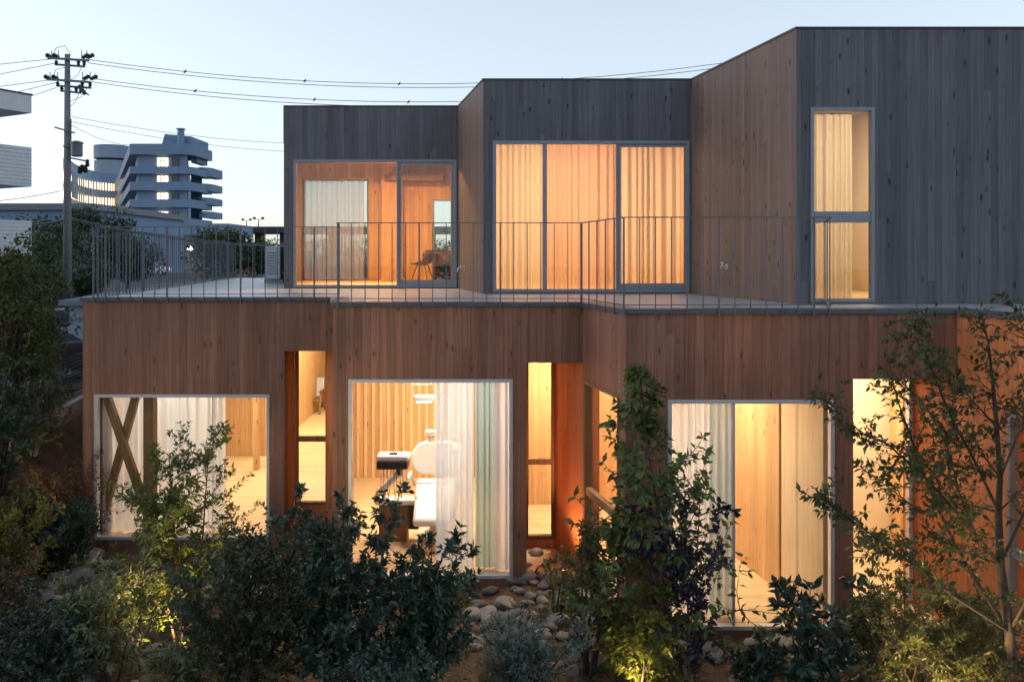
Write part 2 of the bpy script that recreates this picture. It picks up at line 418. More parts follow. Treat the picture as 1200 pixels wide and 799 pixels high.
# slot to the right of the right block
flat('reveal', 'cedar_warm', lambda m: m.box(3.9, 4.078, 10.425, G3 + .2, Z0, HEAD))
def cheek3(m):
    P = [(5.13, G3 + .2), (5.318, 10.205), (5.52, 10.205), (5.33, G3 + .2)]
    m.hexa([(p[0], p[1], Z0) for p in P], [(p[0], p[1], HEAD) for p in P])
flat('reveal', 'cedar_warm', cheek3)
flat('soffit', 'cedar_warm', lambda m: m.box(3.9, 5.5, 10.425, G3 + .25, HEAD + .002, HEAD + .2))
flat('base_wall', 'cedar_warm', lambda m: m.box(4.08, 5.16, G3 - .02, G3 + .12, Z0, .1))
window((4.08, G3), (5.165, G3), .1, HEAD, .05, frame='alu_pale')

# --- terrace slab, its metal edge and the lower ceiling
poly = [linn[0], linn[1], linn[2], linn[3], linn[4], linn[5], linn[6], linn[7], linn[8], Vector((10.0, 27)), ]
flat('terrace_deck', 'deck', lambda m: m.prism([(p.x, p.y) for p in poly], 3.42, DECK))
def edge(m):
    o = offset_line(low, -.035); i_ = offset_line(low, .24)
    for k in range(len(low) - 1):
        P = [o[k], o[k + 1], i_[k + 1], i_[k]]
        m.hexa([(p.x, p.y, 3.842) for p in P], [(p.x, p.y, 3.897) for p in P])
flat('roof_edge', 'coping', edge)
flat('back_wall', 'cedar', lambda m: m.box(-8.9, 10.0, 27.0, 27.2, Z0, 3.84))
flat('side_wall', 'cedar', lambda m: m.box(10.0, 10.2, 7.9, 27.2, Z0, 3.84))

# --- inside of the lower storey
def floor_in(m):
    i2 = offset_line(low, .16)
    m.prism([(p.x, p.y) for p in i2] + [(10.0, 27.0)], .0, .062)
flat('inner_floor', 'floorwood', floor_in)
flat('ceiling', 'plaster', lambda m: m.prism([(p.x, p.y) for p in offset_line(low, .23)] + [(9.9, 26.9)], 3.3, 3.41))
def slab(m, a, b, z0, z1, th=.1):      # partition from a to b, thickness to the left of a->b
    a, b = Vector(a), Vector(b); t = (b - a).normalized(); n = Vector((-t.y, t.x)) * th
    P = [a, b, b + n, a + n]
    m.hexa([(p.x, p.y, z0) for p in P], [(p.x, p.y, z1) for p in P])
def part(a, b, mat='pine', z0=.064, z1=3.29, th=.1, name='inner_wall'): return flat(name, mat, lambda m: slab(m, a, b, z0, z1, th))
part((-7.5, 19.2), (-5.55, 19.2))
part((-5.55, 19.2), (-5.75, 26.8), th=.1)
part((-2.62, 14.1), (-3.45, 17.3))                 # between waiting hall and treatment room
part((-3.45, 17.3), (.2, 17.3), 'pine')
part((.1, 17.25), (.1, 13.3), 'pine')
part((.3, 15.4), (2.6, 15.4), 'pine')
part((2.6, 15.2), (3.36, 12.9), 'pine', th=-.1)
part((3.39, 12.75), (3.64, 11.40), 'pine', th=-.08)
part((3.645, 11.38), (3.86, 10.44), 'pine_pale', th=-.06)
part((3.5, 13.2), (7.5, 13.2), 'plaster')
part((-5.7, 26.6), (-3.4, 26.6), 'plaster')
part((-3.42, 17.45), (-3.9, 26.6), 'plaster')
part((5.9, 13.1), (5.55, 10.9), 'pine', th=-.1)
part((7.6, 8.2), (7.6, 13.1), 'plaster')
def battens(m):
    for i in range(22):
        x = -3.3 + i * .155
        m.box(x, x + .05, 17.262, 17.297, .07, 3.28)
flat('wall_batten', 'pine_pale', battens)
def skirt(m):
    a, b = Vector((3.39, 12.75)), Vector((3.86, 10.44)); t = (b - a).normalized(); n = Vector((t.y, -t.x)) * -.0
    slab(m, (3.375, 12.74), (3.845, 10.44), .064, .14, .012)
flat('skirting', 'pine_pale', skirt)
# timber bracing behind the left window
def brace(m, u0, v0, u1, v1, y):
    m.bar((px(u0, y), y, pz(v0, y)), (px(u1, y), y, pz(v1, y)), .115, .10, up=(0, 1, 0))
YB = 13.58
for (a, yy) in (((122, 455, 180, 622), YB), ((162, 455, 116, 622), YB + .11)):
    mb = MB(); brace(mb, *a, yy); mb.build('diagonal_brace', M['brace'], clinic, bevel=.004)
flat('post', 'brace', lambda m: m.box(px(176, 13.8), px(187.5, 13.8), 13.54, 13.70, .064, 3.29))
flat('post', 'pine', lambda m: m.box(px(298, 18), px(304, 18), 17.9, 18.03, .064, 3.29))

# --- upper storey
UB = (-6.15, 23.0); UA = (-4.65, 17.4); UC = (-1.10, 17.4); VA = (-.50, 14.8); VC = (3.11, 14.8); WA_ = (3.83, 11.5); WC = (9.6, 11.5)
up = [UB, UA, UC, VA, VC, WA_, WC]; uinn = offset_line(up, .2)
UZ0 = DECK + .004
def uw(i, holes=(), mat='cedar_grey'):
    mb = MB(); wall_piece(mb, up, uinn, i, UZ0, TOP - .03, holes, .2); return mb.build('wall', M[mat], clinic)
D1 = (-4.46, -1.125, DECK + .02, 6.52); D2 = (-.335, 3.08, DECK + .02, 6.545); D3 = (4.02, 4.89, DECK + .02, 6.54)
uw(0)
uw(1, [(D1[0] - UA[0], D1[1] - UA[0], D1[2], D1[3])])
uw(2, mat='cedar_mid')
uw(3, [(D2[0] - VA[0], D2[1] - VA[0], D2[2], D2[3])])
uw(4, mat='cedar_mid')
uw(5, [(D3[0] - WA_[0], D3[1] - WA_[0], D3[2], D3[3])])
window((D1[0], 17.4), (D1[1], 17.4), D1[2], D1[3], .055, mull=[(px(466, 17.4) - D1[0], .045)], sashes=[(px(467.5, 17.4) - D1[0], 3.27, .05, .10)])
window((D2[0], 14.8), (D2[1], 14.8), D2[2], D2[3], .06, mull=[(px(638.5, 14.8) - D2[0], .075), (px(723, 14.8) - D2[0], .03)], sashes=[(px(724.5, 14.8) - D2[0], px(806, 14.8) - D2[0] - .01, .05, .10)])
window((D3[0], 11.5), (D3[1], 11.5), D3[2], D3[3], .05, trans=[(5.06, .15)])
flat('roof_slab', 'plaster', lambda m: m.prism([(p.x, p.y) for p in offset_line(up, .19)] + [(9.6, 22.9), (-6.0, 22.9)], 7.16, 7.5))
def cop(m):
    o = offset_line(up, -.012); i_ = offset_line(up, .22)
    for k in range(len(up) - 1):
        P = [o[k], o[k + 1], i_[k + 1], i_[k]]
        m.hexa([(p.x, p.y, TOP - .028) for p in P], [(p.x, p.y, TOP) for p in P])
flat('parapet_coping', 'roofmetal', cop)
# back wall with two openings, side wall, partitions
B1 = (px(355, 23), px(432, 23), DECK + .05, 6.64); B2 = (px(507, 23), px(531.5, 23), DECK + .05, 6.09)
back = [(-6.15, 23.0), (9.6, 23.0)]; binn = [(-6.0, 23.2), (9.6, 23.2)]
mb = MB(); wall_piece(mb, back, binn, 0, UZ0, TOP - .03, [(B1[0] + 6.15, B1[1] + 6.15, B1[2], B1[3]), (B2[0] + 6.15, B2[1] + 6.15, B2[2], B2[3])], .2); mb.build('wall', M['pine'], clinic)
window((B1[0], 23.0), (B1[1], 23.0), B1[2], B1[3], .05); window((B2[0], 23.0), (B2[1], 23.0), B2[2], B2[3], .04)
flat('wall', 'cedar_grey', lambda m: m.box(9.6, 9.8, 11.5, 23.2, UZ0, TOP - .03))
def lin(i, mat='pine'):     # timber lining just inside an outer wall of the upper storey
    a, b = uinn[i], uinn[i + 1]
part((-1.17, 17.66), (-1.32, 22.97), 'pine', DECK + .01, 7.15)
part((-1.05, 20.2), (3.3, 20.2), 'pine', DECK + .01, 7.15)
part((3.3, 20.2), (3.32, 15.05), 'pine', DECK + .01, 7.15)
part((3.9, 16.5), (9.5, 16.5), 'pine', DECK + .01, 7.15)
part((6.4, 16.4), (6.4, 11.75), 'plaster', DECK + .01, 7.15)
mb = MB(); mb.prism([(-4.42, 17.62), (-1.2, 17.62), (-1.36, 22.95), (-5.9, 22.95)], DECK + .002, DECK + .024); mb.prism([(-.25, 15.03), (3.2, 15.03), (3.2, 20.1), (-1.0, 20.1)], DECK + .002, DECK + .024); mb.prism([(4.1, 11.75), (6.3, 11.75), (6.3, 16.4), (4.1, 16.4)], DECK + .002, DECK + .024)
mb.build('inner_floor', M['floorwood'], clinic)
for k in range(2):
    flat('beam', 'pine', lambda m: m.box(-4.4, -1.3, 19.0 + k * 2, 19.14 + k * 2, 6.86, 7.155))
flat('lit_wall_strip', 'pine', lambda m: m.box(px(437, 21.2), px(463, 21.2), 22.6, 22.97, DECK + .03, 7.15))  # pine strip added for the brightly lit stretch of wall
flat('shelf', 'brace', lambda m: m.box(px(452, 22.6), px(520, 22.6), 22.4, 22.98, 6.55, 6.72))

# ------------------------------------------------------------------ railings
def railing(name, path, label, sp=.19, z_b=3.815, h=1.10):
    r = thing(name, (path[0][0], path[0][1], DECK), label, 'railing')
    zt = DECK + h
    mt = MB(); mbm = MB()
    for a, b in zip(path[:-1], path[1:]):
        mt.bar((*a, zt), (*b, zt), .042, .012); mbm.bar((*a, DECK + .06), (*b, DECK + .06), .034, .010)
    mt.build('top_rail', M['steel'], r); mbm.build('bottom_rail', M['steel'], r)
    n = 0
    for k, (a, b) in enumerate(zip(path[:-1], path[1:])):
        a, b = Vector(a), Vector(b); L = (b - a).length; cnt = max(1, round(L / sp)) if not (name == 'terrace_railing' and k in (1, len(path) - 2)) else 2
        if name == 'terrace_railing' and k == 3: cnt = 5
        for i in range(cnt + (k == len(path) - 2)):
            p = a.lerp(b, i / cnt); t = (b - a).normalized()
            post = ((i == 0) or (i == cnt) or (i % 6 == 0)) and not (name == 'terrace_railing' and k == len(path) - 2)
            w = .019 if post else .011
            mb = MB(); nn = Vector((-t.y, t.x))
            mb.bar((p.x, p.y, z_b), (p.x, p.y, zt - .006), w, .030 if post else .014, up=(nn.x, nn.y, 0))
            mb.build('post' if post else 'baluster', M['steel'], r); n += 1
    return n
e = .05
railing('terrace_railing', [(-6.50, 13.25), (-2.69, 13.25), (-2.395, 11.75), (.955, 11.75), (1.33, 10.15), (3.78, 10.15), (4.20, 11.45)], 'thin grey steel balustrade along the stepped front edge of the roof terrace')
railing('side_railing', [(-8.75, 26.8), (-6.53, 13.45)], 'grey steel balustrade receding along the left edge of the roof terrace', .2)
railing('back_railing', [(-8.70, 26.83), (-4.0, 26.83)], 'short grey steel balustrade across the far end of the roof terrace beside the outdoor unit', .2)

# ------------------------------------------------------------------ curtains
rng = random.Random(5)
def curtain(name, a, b, z0, z1, mat, label, amp=.045, lam=.11, group=None, gather=1.0):
    a, b = Vector(a), Vector(b); L = (b - a).length; t = (b - a) / L; n = Vector((-t.y, t.x))
    step = .014; k = int(L / step); ph = 0; prof = []; l = lam
    for i in range(k + 1):
        if i % 9 == 0: l = lam * rng.uniform(.6, 1.6); am = amp * rng.uniform(.6, 1.25)
        ph += 2 * math.pi * step / l; prof.append(am * math.sin(ph) + .3 * amp * math.sin(ph * .37))
    zs = [z0, z0 + .06, lerp(z0, z1, .35), lerp(z0, z1, .7), z1 - .12, z1]
    vs = []; fs = []
    for j, z in enumerate(zs):
        kk = 1.0 if j < 4 else (.7 if j == 4 else .45)
        for i in range(k + 1):
            w = .006 * math.sin(z * 2.1 + i * .13)
            p = a + t * (i * step + .25 * prof[i] * kk) + n * (prof[i] * kk + w); vs.append((p.x, p.y, z))
    m = k + 1
    for j in range(len(zs) - 1):
        for i in range(k): fs.append((j * m + i, j * m + i + 1, (j + 1) * m + i + 1, (j + 1) * m + i))
    mb = MB(); mb.add(vs, fs); o = mb.build(name, M[mat], smooth=True)
    mr = MB(); mr.bar((a.x, a.y, z1 + .012), (b.x, b.y, z1 + .012), .03, .02); mr.build('curtain_rail', M['alu_pale'], o)
    return tag(o, label, 'curtain', group)
curtain('curtain', (-6.54, 13.86), (-4.66, 13.86), .08, 2.95, 'sheer', 'white sheer curtain behind the timber cross brace in the lower left window', .05, .13)
curtain('curtain', (-6.50, 13.55), (-6.475, 13.84), .08, 2.95, 'sheer', 'narrow white curtain end against the left jamb of the lower left window', .012, .08)
curtain('curtain', (px(509, 12.15), 12.15), (px(556, 12.15), 12.15), .08, 3.1, 'sheer', 'white sheer curtain beside the dental chair in the lower middle window', .045, .10)
curtain('curtain', (px(556, 12.22), 12.22), (px(580, 12.22), 12.22), .08, 3.1, 'sheer_teal', 'pale blue green curtain strip next to the white one in the lower middle window', .045, .12)
curtain('curtain', (px(579, 12.12), 12.12), (px(600, 12.12), 12.12), .08, 3.1, 'sheer', 'narrow white curtain end at the right edge of the lower middle window', .035, .10)
curtain('curtain', (px(782, 10.55), 10.55), (px(832, 10.55), 10.55), .08, 3.1, 'sheer', 'white sheer curtain drawn to the left of the lower right window behind the sapling', .05, .14)
curtain('curtain', (px(830, 10.62), 10.62), (px(860, 10.62), 10.62), .08, 3.1, 'sheer_blue', 'pale blue curtain edge hanging at the first mullion of the lower right window', .05, .12)
curtain('curtain', (-.30, 15.22), (.62, 15.22), DECK + .03, 6.62, 'cream_cloth', 'cream curtain behind the leftmost pane of the middle terrace window', .04, .12)
curtain('curtain', (.58, 15.16), (1.86, 15.16), DECK + .03, 6.62, 'peach_cloth', 'peach coloured curtain behind the centre pane of the middle terrace window', .05, .15)
curtain('curtain', (1.84, 15.24), (3.02, 15.24), DECK + .03, 6.62, 'cream_cloth', 'cream curtain behind the right sliding sash of the middle terrace window', .045, .13)
curtain('curtain', (4.03, 11.85), (4.72, 11.85), DECK + .03, 6.50, 'cream_cloth', 'cream curtain hanging in the narrow tall window of the right upper block', .04, .10)
curtain('curtain', (px(356, 22.85), 22.85), (px(428, 22.85), 22.85), DECK + .05, 6.62, 'sheer_thin', 'greyish white pleated curtain over the rear window of the left terrace room', .035, .13)

# ------------------------------------------------------------------ furniture seen through the glass
def dental_chair(X, Y):
    z = .064
    d = thing('dental_chair', (X, Y, z), 'white dental treatment chair with round headrest in the lower middle window', 'dental chair')
    mb = MB(); mb.lathe((X, Y, z), [(.30, 0), (.30, .05), (.2, .08), (.12, .12), (.11, .42), (.2, .46)], 20); mb.build('pedestal', M['white'], d, smooth=False)
    def pad(pts, w0, w1, th, name):           # upholstered pad following a side profile (y,z), width w
        mb = MB(); vs = []; fs = []
        n = 14
        for (i, (x, y, zz)) in enumerate(pts):
            pass
        return mb
    mb = MB(); mb.hexa([(X - .29, Y - .85, z + .38), (X + .29, Y - .85, z + .38), (X + .33, Y + .05, z + .78), (X - .33, Y + .05, z + .78)], [(X - .29, Y - .90, z + .50), (X + .29, Y - .90, z + .50), (X + .33, Y + .02, z + .93), (X - .33, Y + .02, z + .93)]); st = mb.build('seat', M['white'], d, bevel=.05)
    mb = MB(); mb.bar((X - .30, Y - .42, z + .722), (X + .30, Y - .42, z + .722), .018, .012); mb.bar((X - .30, Y - .12, z + .866), (X + .30, Y - .12, z + .866), .018, .012); mb.build('seam', M['acgrey'], st)
    mb = MB(); mb.box(X - .31, X + .31, Y - .5, Y - .1, z + .40, z + .50); mb.build('seat_frame', M['black'], d, bevel=.02)
    prof = [(-.26, 0), (-.36, .06), (-.43, .2), (-.43, .32), (-.36, .43), (-.22, .5), (.22, .5), (.36, .43), (.43, .32), (.43, .2), (.36, .06), (.26, 0)]
    vs = []; n = len(prof)
    for off in (0, .11):
        for (a, b) in prof: vs.append((X + a, Y + .06 + b * .35 + off, z + .95 + b))
    mb = MB(); mb.add(vs, [tuple(range(n)), tuple(range(n, 2 * n))[::-1]] + [(i, n + i, n + (i + 1) % n, (i + 1) % n) for i in range(n)])
    mb.build('backrest', M['white'], d, bevel=.03)
    mb = MB(); mb.tube([(X - .13, Y + .26, z + 1.44), (X - .13, Y + .28, z + 1.52)], .02, 8); mb.build('headrest_stem', M['acgrey'], d)
    mb = MB(); mb.box(X - .225, X - .035, Y + .24, Y + .32, z + 1.52, z + 1.635); mb.build('headrest', M['white'], d, bevel=.035)
    mb = MB(); mb.box(X - .2, X - .06, Y + .321, Y + .36, z + 1.50, z + 1.60); mb.build('headrest_bracket', M['black'], d, bevel=.01)
    for s in (-1, 1):
        mb = MB(); mb.tube([(X + s * .36, Y - .0, z + .80), (X + s * .42, Y - .06, z + 1.02), (X + s * .42, Y - .40, z + 1.0)], .028, 8); mb.build('armrest', M['white'], d, smooth=True)
dental_chair(px(512, 13.7), 13.7)
def unit(X, Y):
    z = .064
    d = thing('instrument_unit', (X, Y, z), 'dental instrument table on a folding white arm left of the treatment chair', 'dental unit')
    mb = MB(); mb.box(X - .25, X + .25, Y - .12, Y + .22, 1.37, 1.45); mb.build('tray', M['white'], d, bevel=.02)
    mb = MB(); mb.box(X - .24, X + .24, Y - .16, Y + .10, 1.25, 1.372); mb.build('instrument_holder', M['black'], d, bevel=.015)
    mb = MB(); mb.tube([(X - .06, Y, 1.451), (X + .06, Y + .02, 1.456)], .03, 8); mb.build('tool', M['black'], d)
    for k in range(4):
        mb = MB(); x = X - .17 + k * .1
        mb.tube([(x, Y - .14, 1.25), (x, Y - .15, 1.0), (x + .01, Y - .1, .80), (x + .02, Y, .95), (x + .02, Y, 1.25)], .007, 5); mb.build('hose', M['acgrey'], d, smooth=True)
    mb = MB(); mb.tube([(X + .08, Y + .05, 1.25), (X + .08, Y + .05, 1.12)], .05, 10); mb.build('joint', M['black'], d)
    mb = MB(); mb.tube([(X + .08, Y + .05, 1.14), (X - .25, Y + .1, .82), (X - .27, Y + .1, .74)], .05, 10); mb.build('arm', M['white'], d, smooth=True)
    mb = MB(); mb.box(X - .30, X + .40, Y + .05, Y + .3, .64, .73); mb.build('shelf', M['white'], d, bevel=.02)
    mb = MB(); mb.box(X - .24, X + .2, Y + .08, Y + .36, z, .64); mb.build('cabinet', M['brace'], d, bevel=.01)
    mb = MB(); mb.box(X + .22, X + .38, Y + .1, Y + .3, .25, .64); mb.build('control_box', M['black'], d, bevel=.01)
unit(px(461, 13.3), 13.3)
def dlamp(X, Y, Z):
    d = thing('dental_lamp', (X, Y, Z), 'white dental lamp on a ceiling arm above the treatment chair', 'lamp')
    mb = MB(); mb.box(X - .17, X + .17, Y - .08, Y + .08, Z, Z + .1); mb.build('lamp_head', M['white'], d, bevel=.03)
    mb = MB(); mb.box(X - .12, X + .12, Y - .06, Y + .06, Z - .012, Z - .002); mb.build('lens', emit('lamp_lens', (1, .95, .85), 3.), d)
    mb = MB(); mb.tube([(X - .2, Y + .1, Z + .05), (X - .2, Y + .1, Z + .26), (X + .1, Y + .1, Z + .26), (X + .1, Y + .12, 3.29)], .018, 8); mb.build('arm', M['white'], d, smooth=True)
    mb = MB(); mb.tube([(X + .16, Y + .0, Z + .05), (X + .25, Y, Z + .12)], .012, 6); mb.build('handle', M['white'], d)
dlamp(px(497, 13.9), 13.9, pz(470, 13.9))

def shell_chair(X, Y, z, rz, label, group):
    d = thing('shell_chair', (X, Y, z), label, 'chair', group)
    Mr = Matrix.Rotation(rz, 3, 'Z')
    def T(p): q = Mr @ Vector(p); return (q.x + X, q.y + Y, q.z + z)
    # curved shell: rows from front edge to top of the back
    prof = [(-.24, .45), (-.1, .43), (.08, .43), (.19, .48), (.25, .60), (.29, .80)]
    vs = []; fs = []; nn = 9
    for j, (y, zz) in enumerate(prof):
        hw = [.22, .25, .27, .28, .27, .24][j]
        for i in range(nn):
            s = -1 + 2 * i / (nn - 1)
            lift = [.01, .05, .10, .14, .06, .0][j] * s * s; fwd = [.0, .0, .0, -.06, -.16, -.14][j] * s * s
            vs.append(T((s * hw, y + fwd, zz + lift)))
    for j in range(len(prof) - 1):
        for i in range(nn - 1): fs.append((j * nn + i, j * nn + i + 1, (j + 1) * nn + i + 1, (j + 1) * nn + i))
    mb = MB(); mb.add(vs, fs); o = mb.build('seat_shell', M['brown'], d, smooth=True)
    so = o.modifiers.new('thick', 'SOLIDIFY'); so.thickness = .018
    for sx in (-1, 1):
        for sy in (-1, 1):
            mb = MB(); mb.tube([T((sx * .1, sy * .1, .43)), T((sx * .23, sy * .22, 0))], [.013, .009], 8); mb.build('leg', M['brown'], d, smooth=True)
shell_chair(px(495, 21.2), 21.2, DECK + .026, R(-105), 'dark brown shell chair facing the table in the left terrace room', 'shell chairs in the terrace room')
shell_chair(px(519, 22.1), 22.3, DECK + .026, R(10), 'dark brown shell chair partly behind the table before the bright rear opening', 'shell chairs in the terrace room')
def table(X, Y, z):
    d = thing('dining_table', (X, Y, z), 'small wooden table at the right sash of the left terrace room', 'table')
    mb = MB(); mb.box(X - .45, X + .45, Y - .4, Y + .4, .70 + z, .735 + z); mb.build('table_top', M['brown'], d, bevel=.008)
    for sx in (-1, 1):
        for sy in (-1, 1):
            mb = MB(); mb.tube([(X + sx * .38, Y + sy * .33, z + .70), (X + sx * .4, Y + sy * .35, z)], .022, 8); mb.build('leg', M['brown'], d)
table(px(528, 21.3), 21.3, DECK + .026)
def armchair(X, Y, z):
    d = thing('waiting_chair', (X, Y, z), 'wooden lounge chair far back in the hall behind the left slot window', 'chair')
    mb = MB(); mb.box(X - .35, X + .35, Y - .3, Y + .3, z + .36, z + .43); mb.build('seat', M['brace'], d, bevel=.02)
    mb = MB(); mb.hexa([(X - .35, Y + .25, z + .42), (X + .35, Y + .25, z + .42), (X + .35, Y + .32, z + .42), (X - .35, Y + .32, z + .42)], [(X - .35, Y + .42, z + .95), (X + .35, Y + .42, z + .95), (X + .35, Y + .49, z + .95), (X - .35, Y + .49, z + .95)]); mb.build('backrest', M['acgrey'], d, bevel=.02)
    for sx in (-1, 1):
        mb = MB(); mb.bar((X + sx * .37, Y - .3, z), (X + sx * .37, Y - .1, z + .62), .05, .04); mb.build('leg', M['brace'], d)
        mb = MB(); mb.bar((X + sx * .37, Y + .4, z), (X + sx * .37, Y + .2, z + .62), .05, .04); mb.build('leg', M['brace'], d)
        mb = MB(); mb.bar((X + sx * .37, Y - .28, z + .63), (X + sx * .37, Y + .36, z + .63), .06, .03); mb.build('armrest', M['brace'], d)
armchair(px(366, 25), 24.6, .064)
def blind(X0, X1, Y, z0, z1):
    mb = MB()
    n = 14
    for i in range(n):
        x = lerp(X0, X1, i / n); mb.box(x, x + (X1 - X0) / n * .62, Y, Y + .02, z0, z1)
    return tag(mb.build('slatted_blind', M['white']), 'white vertical slat blind on the far hall wall behind the left slot window', 'blind')
blind(px(349, 26.4), px(367, 26.4), 26.4, 1.3, 3.0)

# ------------------------------------------------------------------ fittings on the terrace
def ac(X, Y):
    d = thing('outdoor_unit', (X, Y, DECK), 'grey air conditioner outdoor unit standing on the terrace beside the left upper block', 'air conditioner')
    mb = MB(); mb.box(X - .19, X + .19, Y - .42, Y + .42, DECK + .09, DECK + .92); mb.build('casing', M['acgrey'], d, bevel=.02)
    for s in (-1, 1):
        mb = MB(); mb.box(X - .24, X + .24, Y + s * .3 - .05, Y + s * .3 + .05, DECK + .002, DECK + .088); mb.build('foot', M['concrete'], d, bevel=.01)
    mb = MB(); mb.lathe((X - .192, Y, DECK + .5), [(.3, 0), (.31, -.008), (.26, -.012), (.05, -.012)], 20, Matrix.Rotation(R(90), 3, 'Y')); mb.build('fan_grille', M['black'], d)
    mb = MB()
    for k in range(9): mb.box(X - .14, X + .14, Y - .425, Y - .4202, DECK + .22 + k * .065, DECK + .24 + k * .065)
    mb.build('louvre', M['steel'], d)
    mb = MB(); mb.tube([(X + .191, Y - .2, DECK + .25), (X + .27, Y - .2, DECK + .25), (X + .3, Y - .2, DECK + .4), (X + .3, Y - .2, DECK + 1.4)], .025, 8); mb.build('pipe', M['white'], d, smooth=True)
ac(px(321, 21.6), 21.9)
def tap(p, n, label):
    p, n = Vector(p), Vector(n).normalized(); t = Vector((-n.y, n.x, 0))
    d = thing('wall_tap', p, label, 'tap')
    mb = MB(); mb.tube([p, p + n * .012], .045, 14); mb.build('wall_plate', M['alu_pale'], d)
    mb = MB(); mb.tube([p + n * .012, p + n * .10, p + n * .14 + Vector((0, 0, -.03)), p + n * .14 + Vector((0, 0, -.09))], .016, 8); mb.build('spout', M['alu_pale'], d, smooth=True)
    mb = MB(); mb.tube([p + n * .08 + Vector((0, 0, .01)), p + n * .08 + Vector((0, 0, .06))], .01, 8); mb.bar(p + n * .08 + t * -.04 + Vector((0, 0, .065)), p + n * .08 + t * .04 + Vector((0, 0, .065)), .02, .014); mb.build('handle', M['alu_pale'], d)
def on_seg(i, k): a, b = Vector(up[i]), Vector(up[i + 1]); p = a.lerp(b, k); t = (b - a).normalized(); return p, Vector((t.y, -t.x, 0))
p, n = on_seg(4, .40); tap((p.x + n.x * .001, p.y + n.y * .001, 4.37), n, 'small metal tap on the warm angled wall right of the middle terrace window')
p, n = on_seg(2, .30); tap((p.x + n.x * .001, p.y + n.y * .001, 4.32), n, 'small metal tap on the angled wall between the left and middle terrace windows')

# ------------------------------------------------------------------ foliage
def leaf_mesh(name, P, D, Lh, W, mat, parent, rs, droop=.0, big=True):
    P = np.array(P, dtype=float); D = np.array(D, dtype=float); n = len(P)
    D[:, 2] -= droop; D /= np.linalg.norm(D, axis=1)[:, None] + 1e-9
    g = np.random.RandomState(rs); U = g.normal(size=(n, 3)) * .55 + np.array([0, 0, 1.])
    S = np.cross(D, U); S /= np.linalg.norm(S, axis=1)[:, None] + 1e-9
    Nn = np.cross(S, D); L = (Lh * g.uniform(.45, 1.25, n))[:, None]; w = W / Lh * L
    b = P; l = P + D * L * .42 + S * w + Nn * w * .3; r = P + D * L * .42 - S * w + Nn * w * .3; m = P + D * L * .45; t = P + D * L - Nn * L * .12
    if big:
        V = np.stack([b, l, m, r, t], 1).reshape(-1, 3); base = (np.arange(n) * 5)[:, None]
        F = (base[:, :, None] + np.array([[0, 2, 1], [0, 3, 2], [1, 2, 4], [2, 3, 4]])[None]).reshape(-1, 3)
    else:
        V = np.stack([b, l, t, r], 1).reshape(-1, 3); base = (np.arange(n) * 4)[:, None]
        F = (base[:, :, None] + np.array([[0, 2, 1], [0, 3, 2]])[None]).reshape(-1, 3)
    me = bpy.data.meshes.new(name); me.vertices.add(len(V)); me.vertices.foreach_set('co', V.ravel())
    me.loops.add(F.size); me.loops.foreach_set('vertex_index', F.ravel().astype(np.int32))
    me.polygons.add(len(F)); me.polygons.foreach_set('loop_start', (np.arange(len(F)) * 3).astype(np.int32))
    me.update(calc_edges=True); me.materials.append(mat)
    o = bpy.data.objects.new(name, me); COL.objects.link(o); 
    if parent is not None: o.parent = parent; o.matrix_parent_inverse = world_of(parent).inverted()
    return o

def rv(r, s=1.): return Vector((r.gauss(0, s), r.gauss(0, s), r.gauss(0, s)))

def branch_pts(r, p, d, L, n, up=.0, wob=.12):
    pts = [p.copy()]; d = d.normalized()
    for i in range(n):
        d = (d + rv(r, wob) + Vector((0, 0, up))).normalized(); p = p + d * (L / n); pts.append(p.copy())
    return pts

def leaves_on(r, pts, step, start, P, D, out=.8, cluster=1, whorl=0):
    acc = 0; tot = sum((pts[i + 1] - pts[i]).length for i in range(len(pts) - 1)); s = 0; nxt = start * tot
    for i in range(len(pts) - 1):
        a, b = pts[i], pts[i + 1]; l = (b - a).length; d = (b - a).normalized()
        while nxt < s + l:
            q = a.lerp(b, (nxt - s) / l)
            for _ in range(cluster):
                o = rv(r); o = (o - d * o.dot(d)).normalized()
                P.append(tuple(q + o * .004)); D.append(tuple((d * .55 + o * out).normalized()))
            nxt += step * r.uniform(.6, 1.4)
        s += l
    for _ in range(whorl):
        o = rv(r); o = (o - d * o.dot(d)).normalized(); P.append(tuple(pts[-1])); D.append(tuple((d * .7 + o * .8).normalized()))

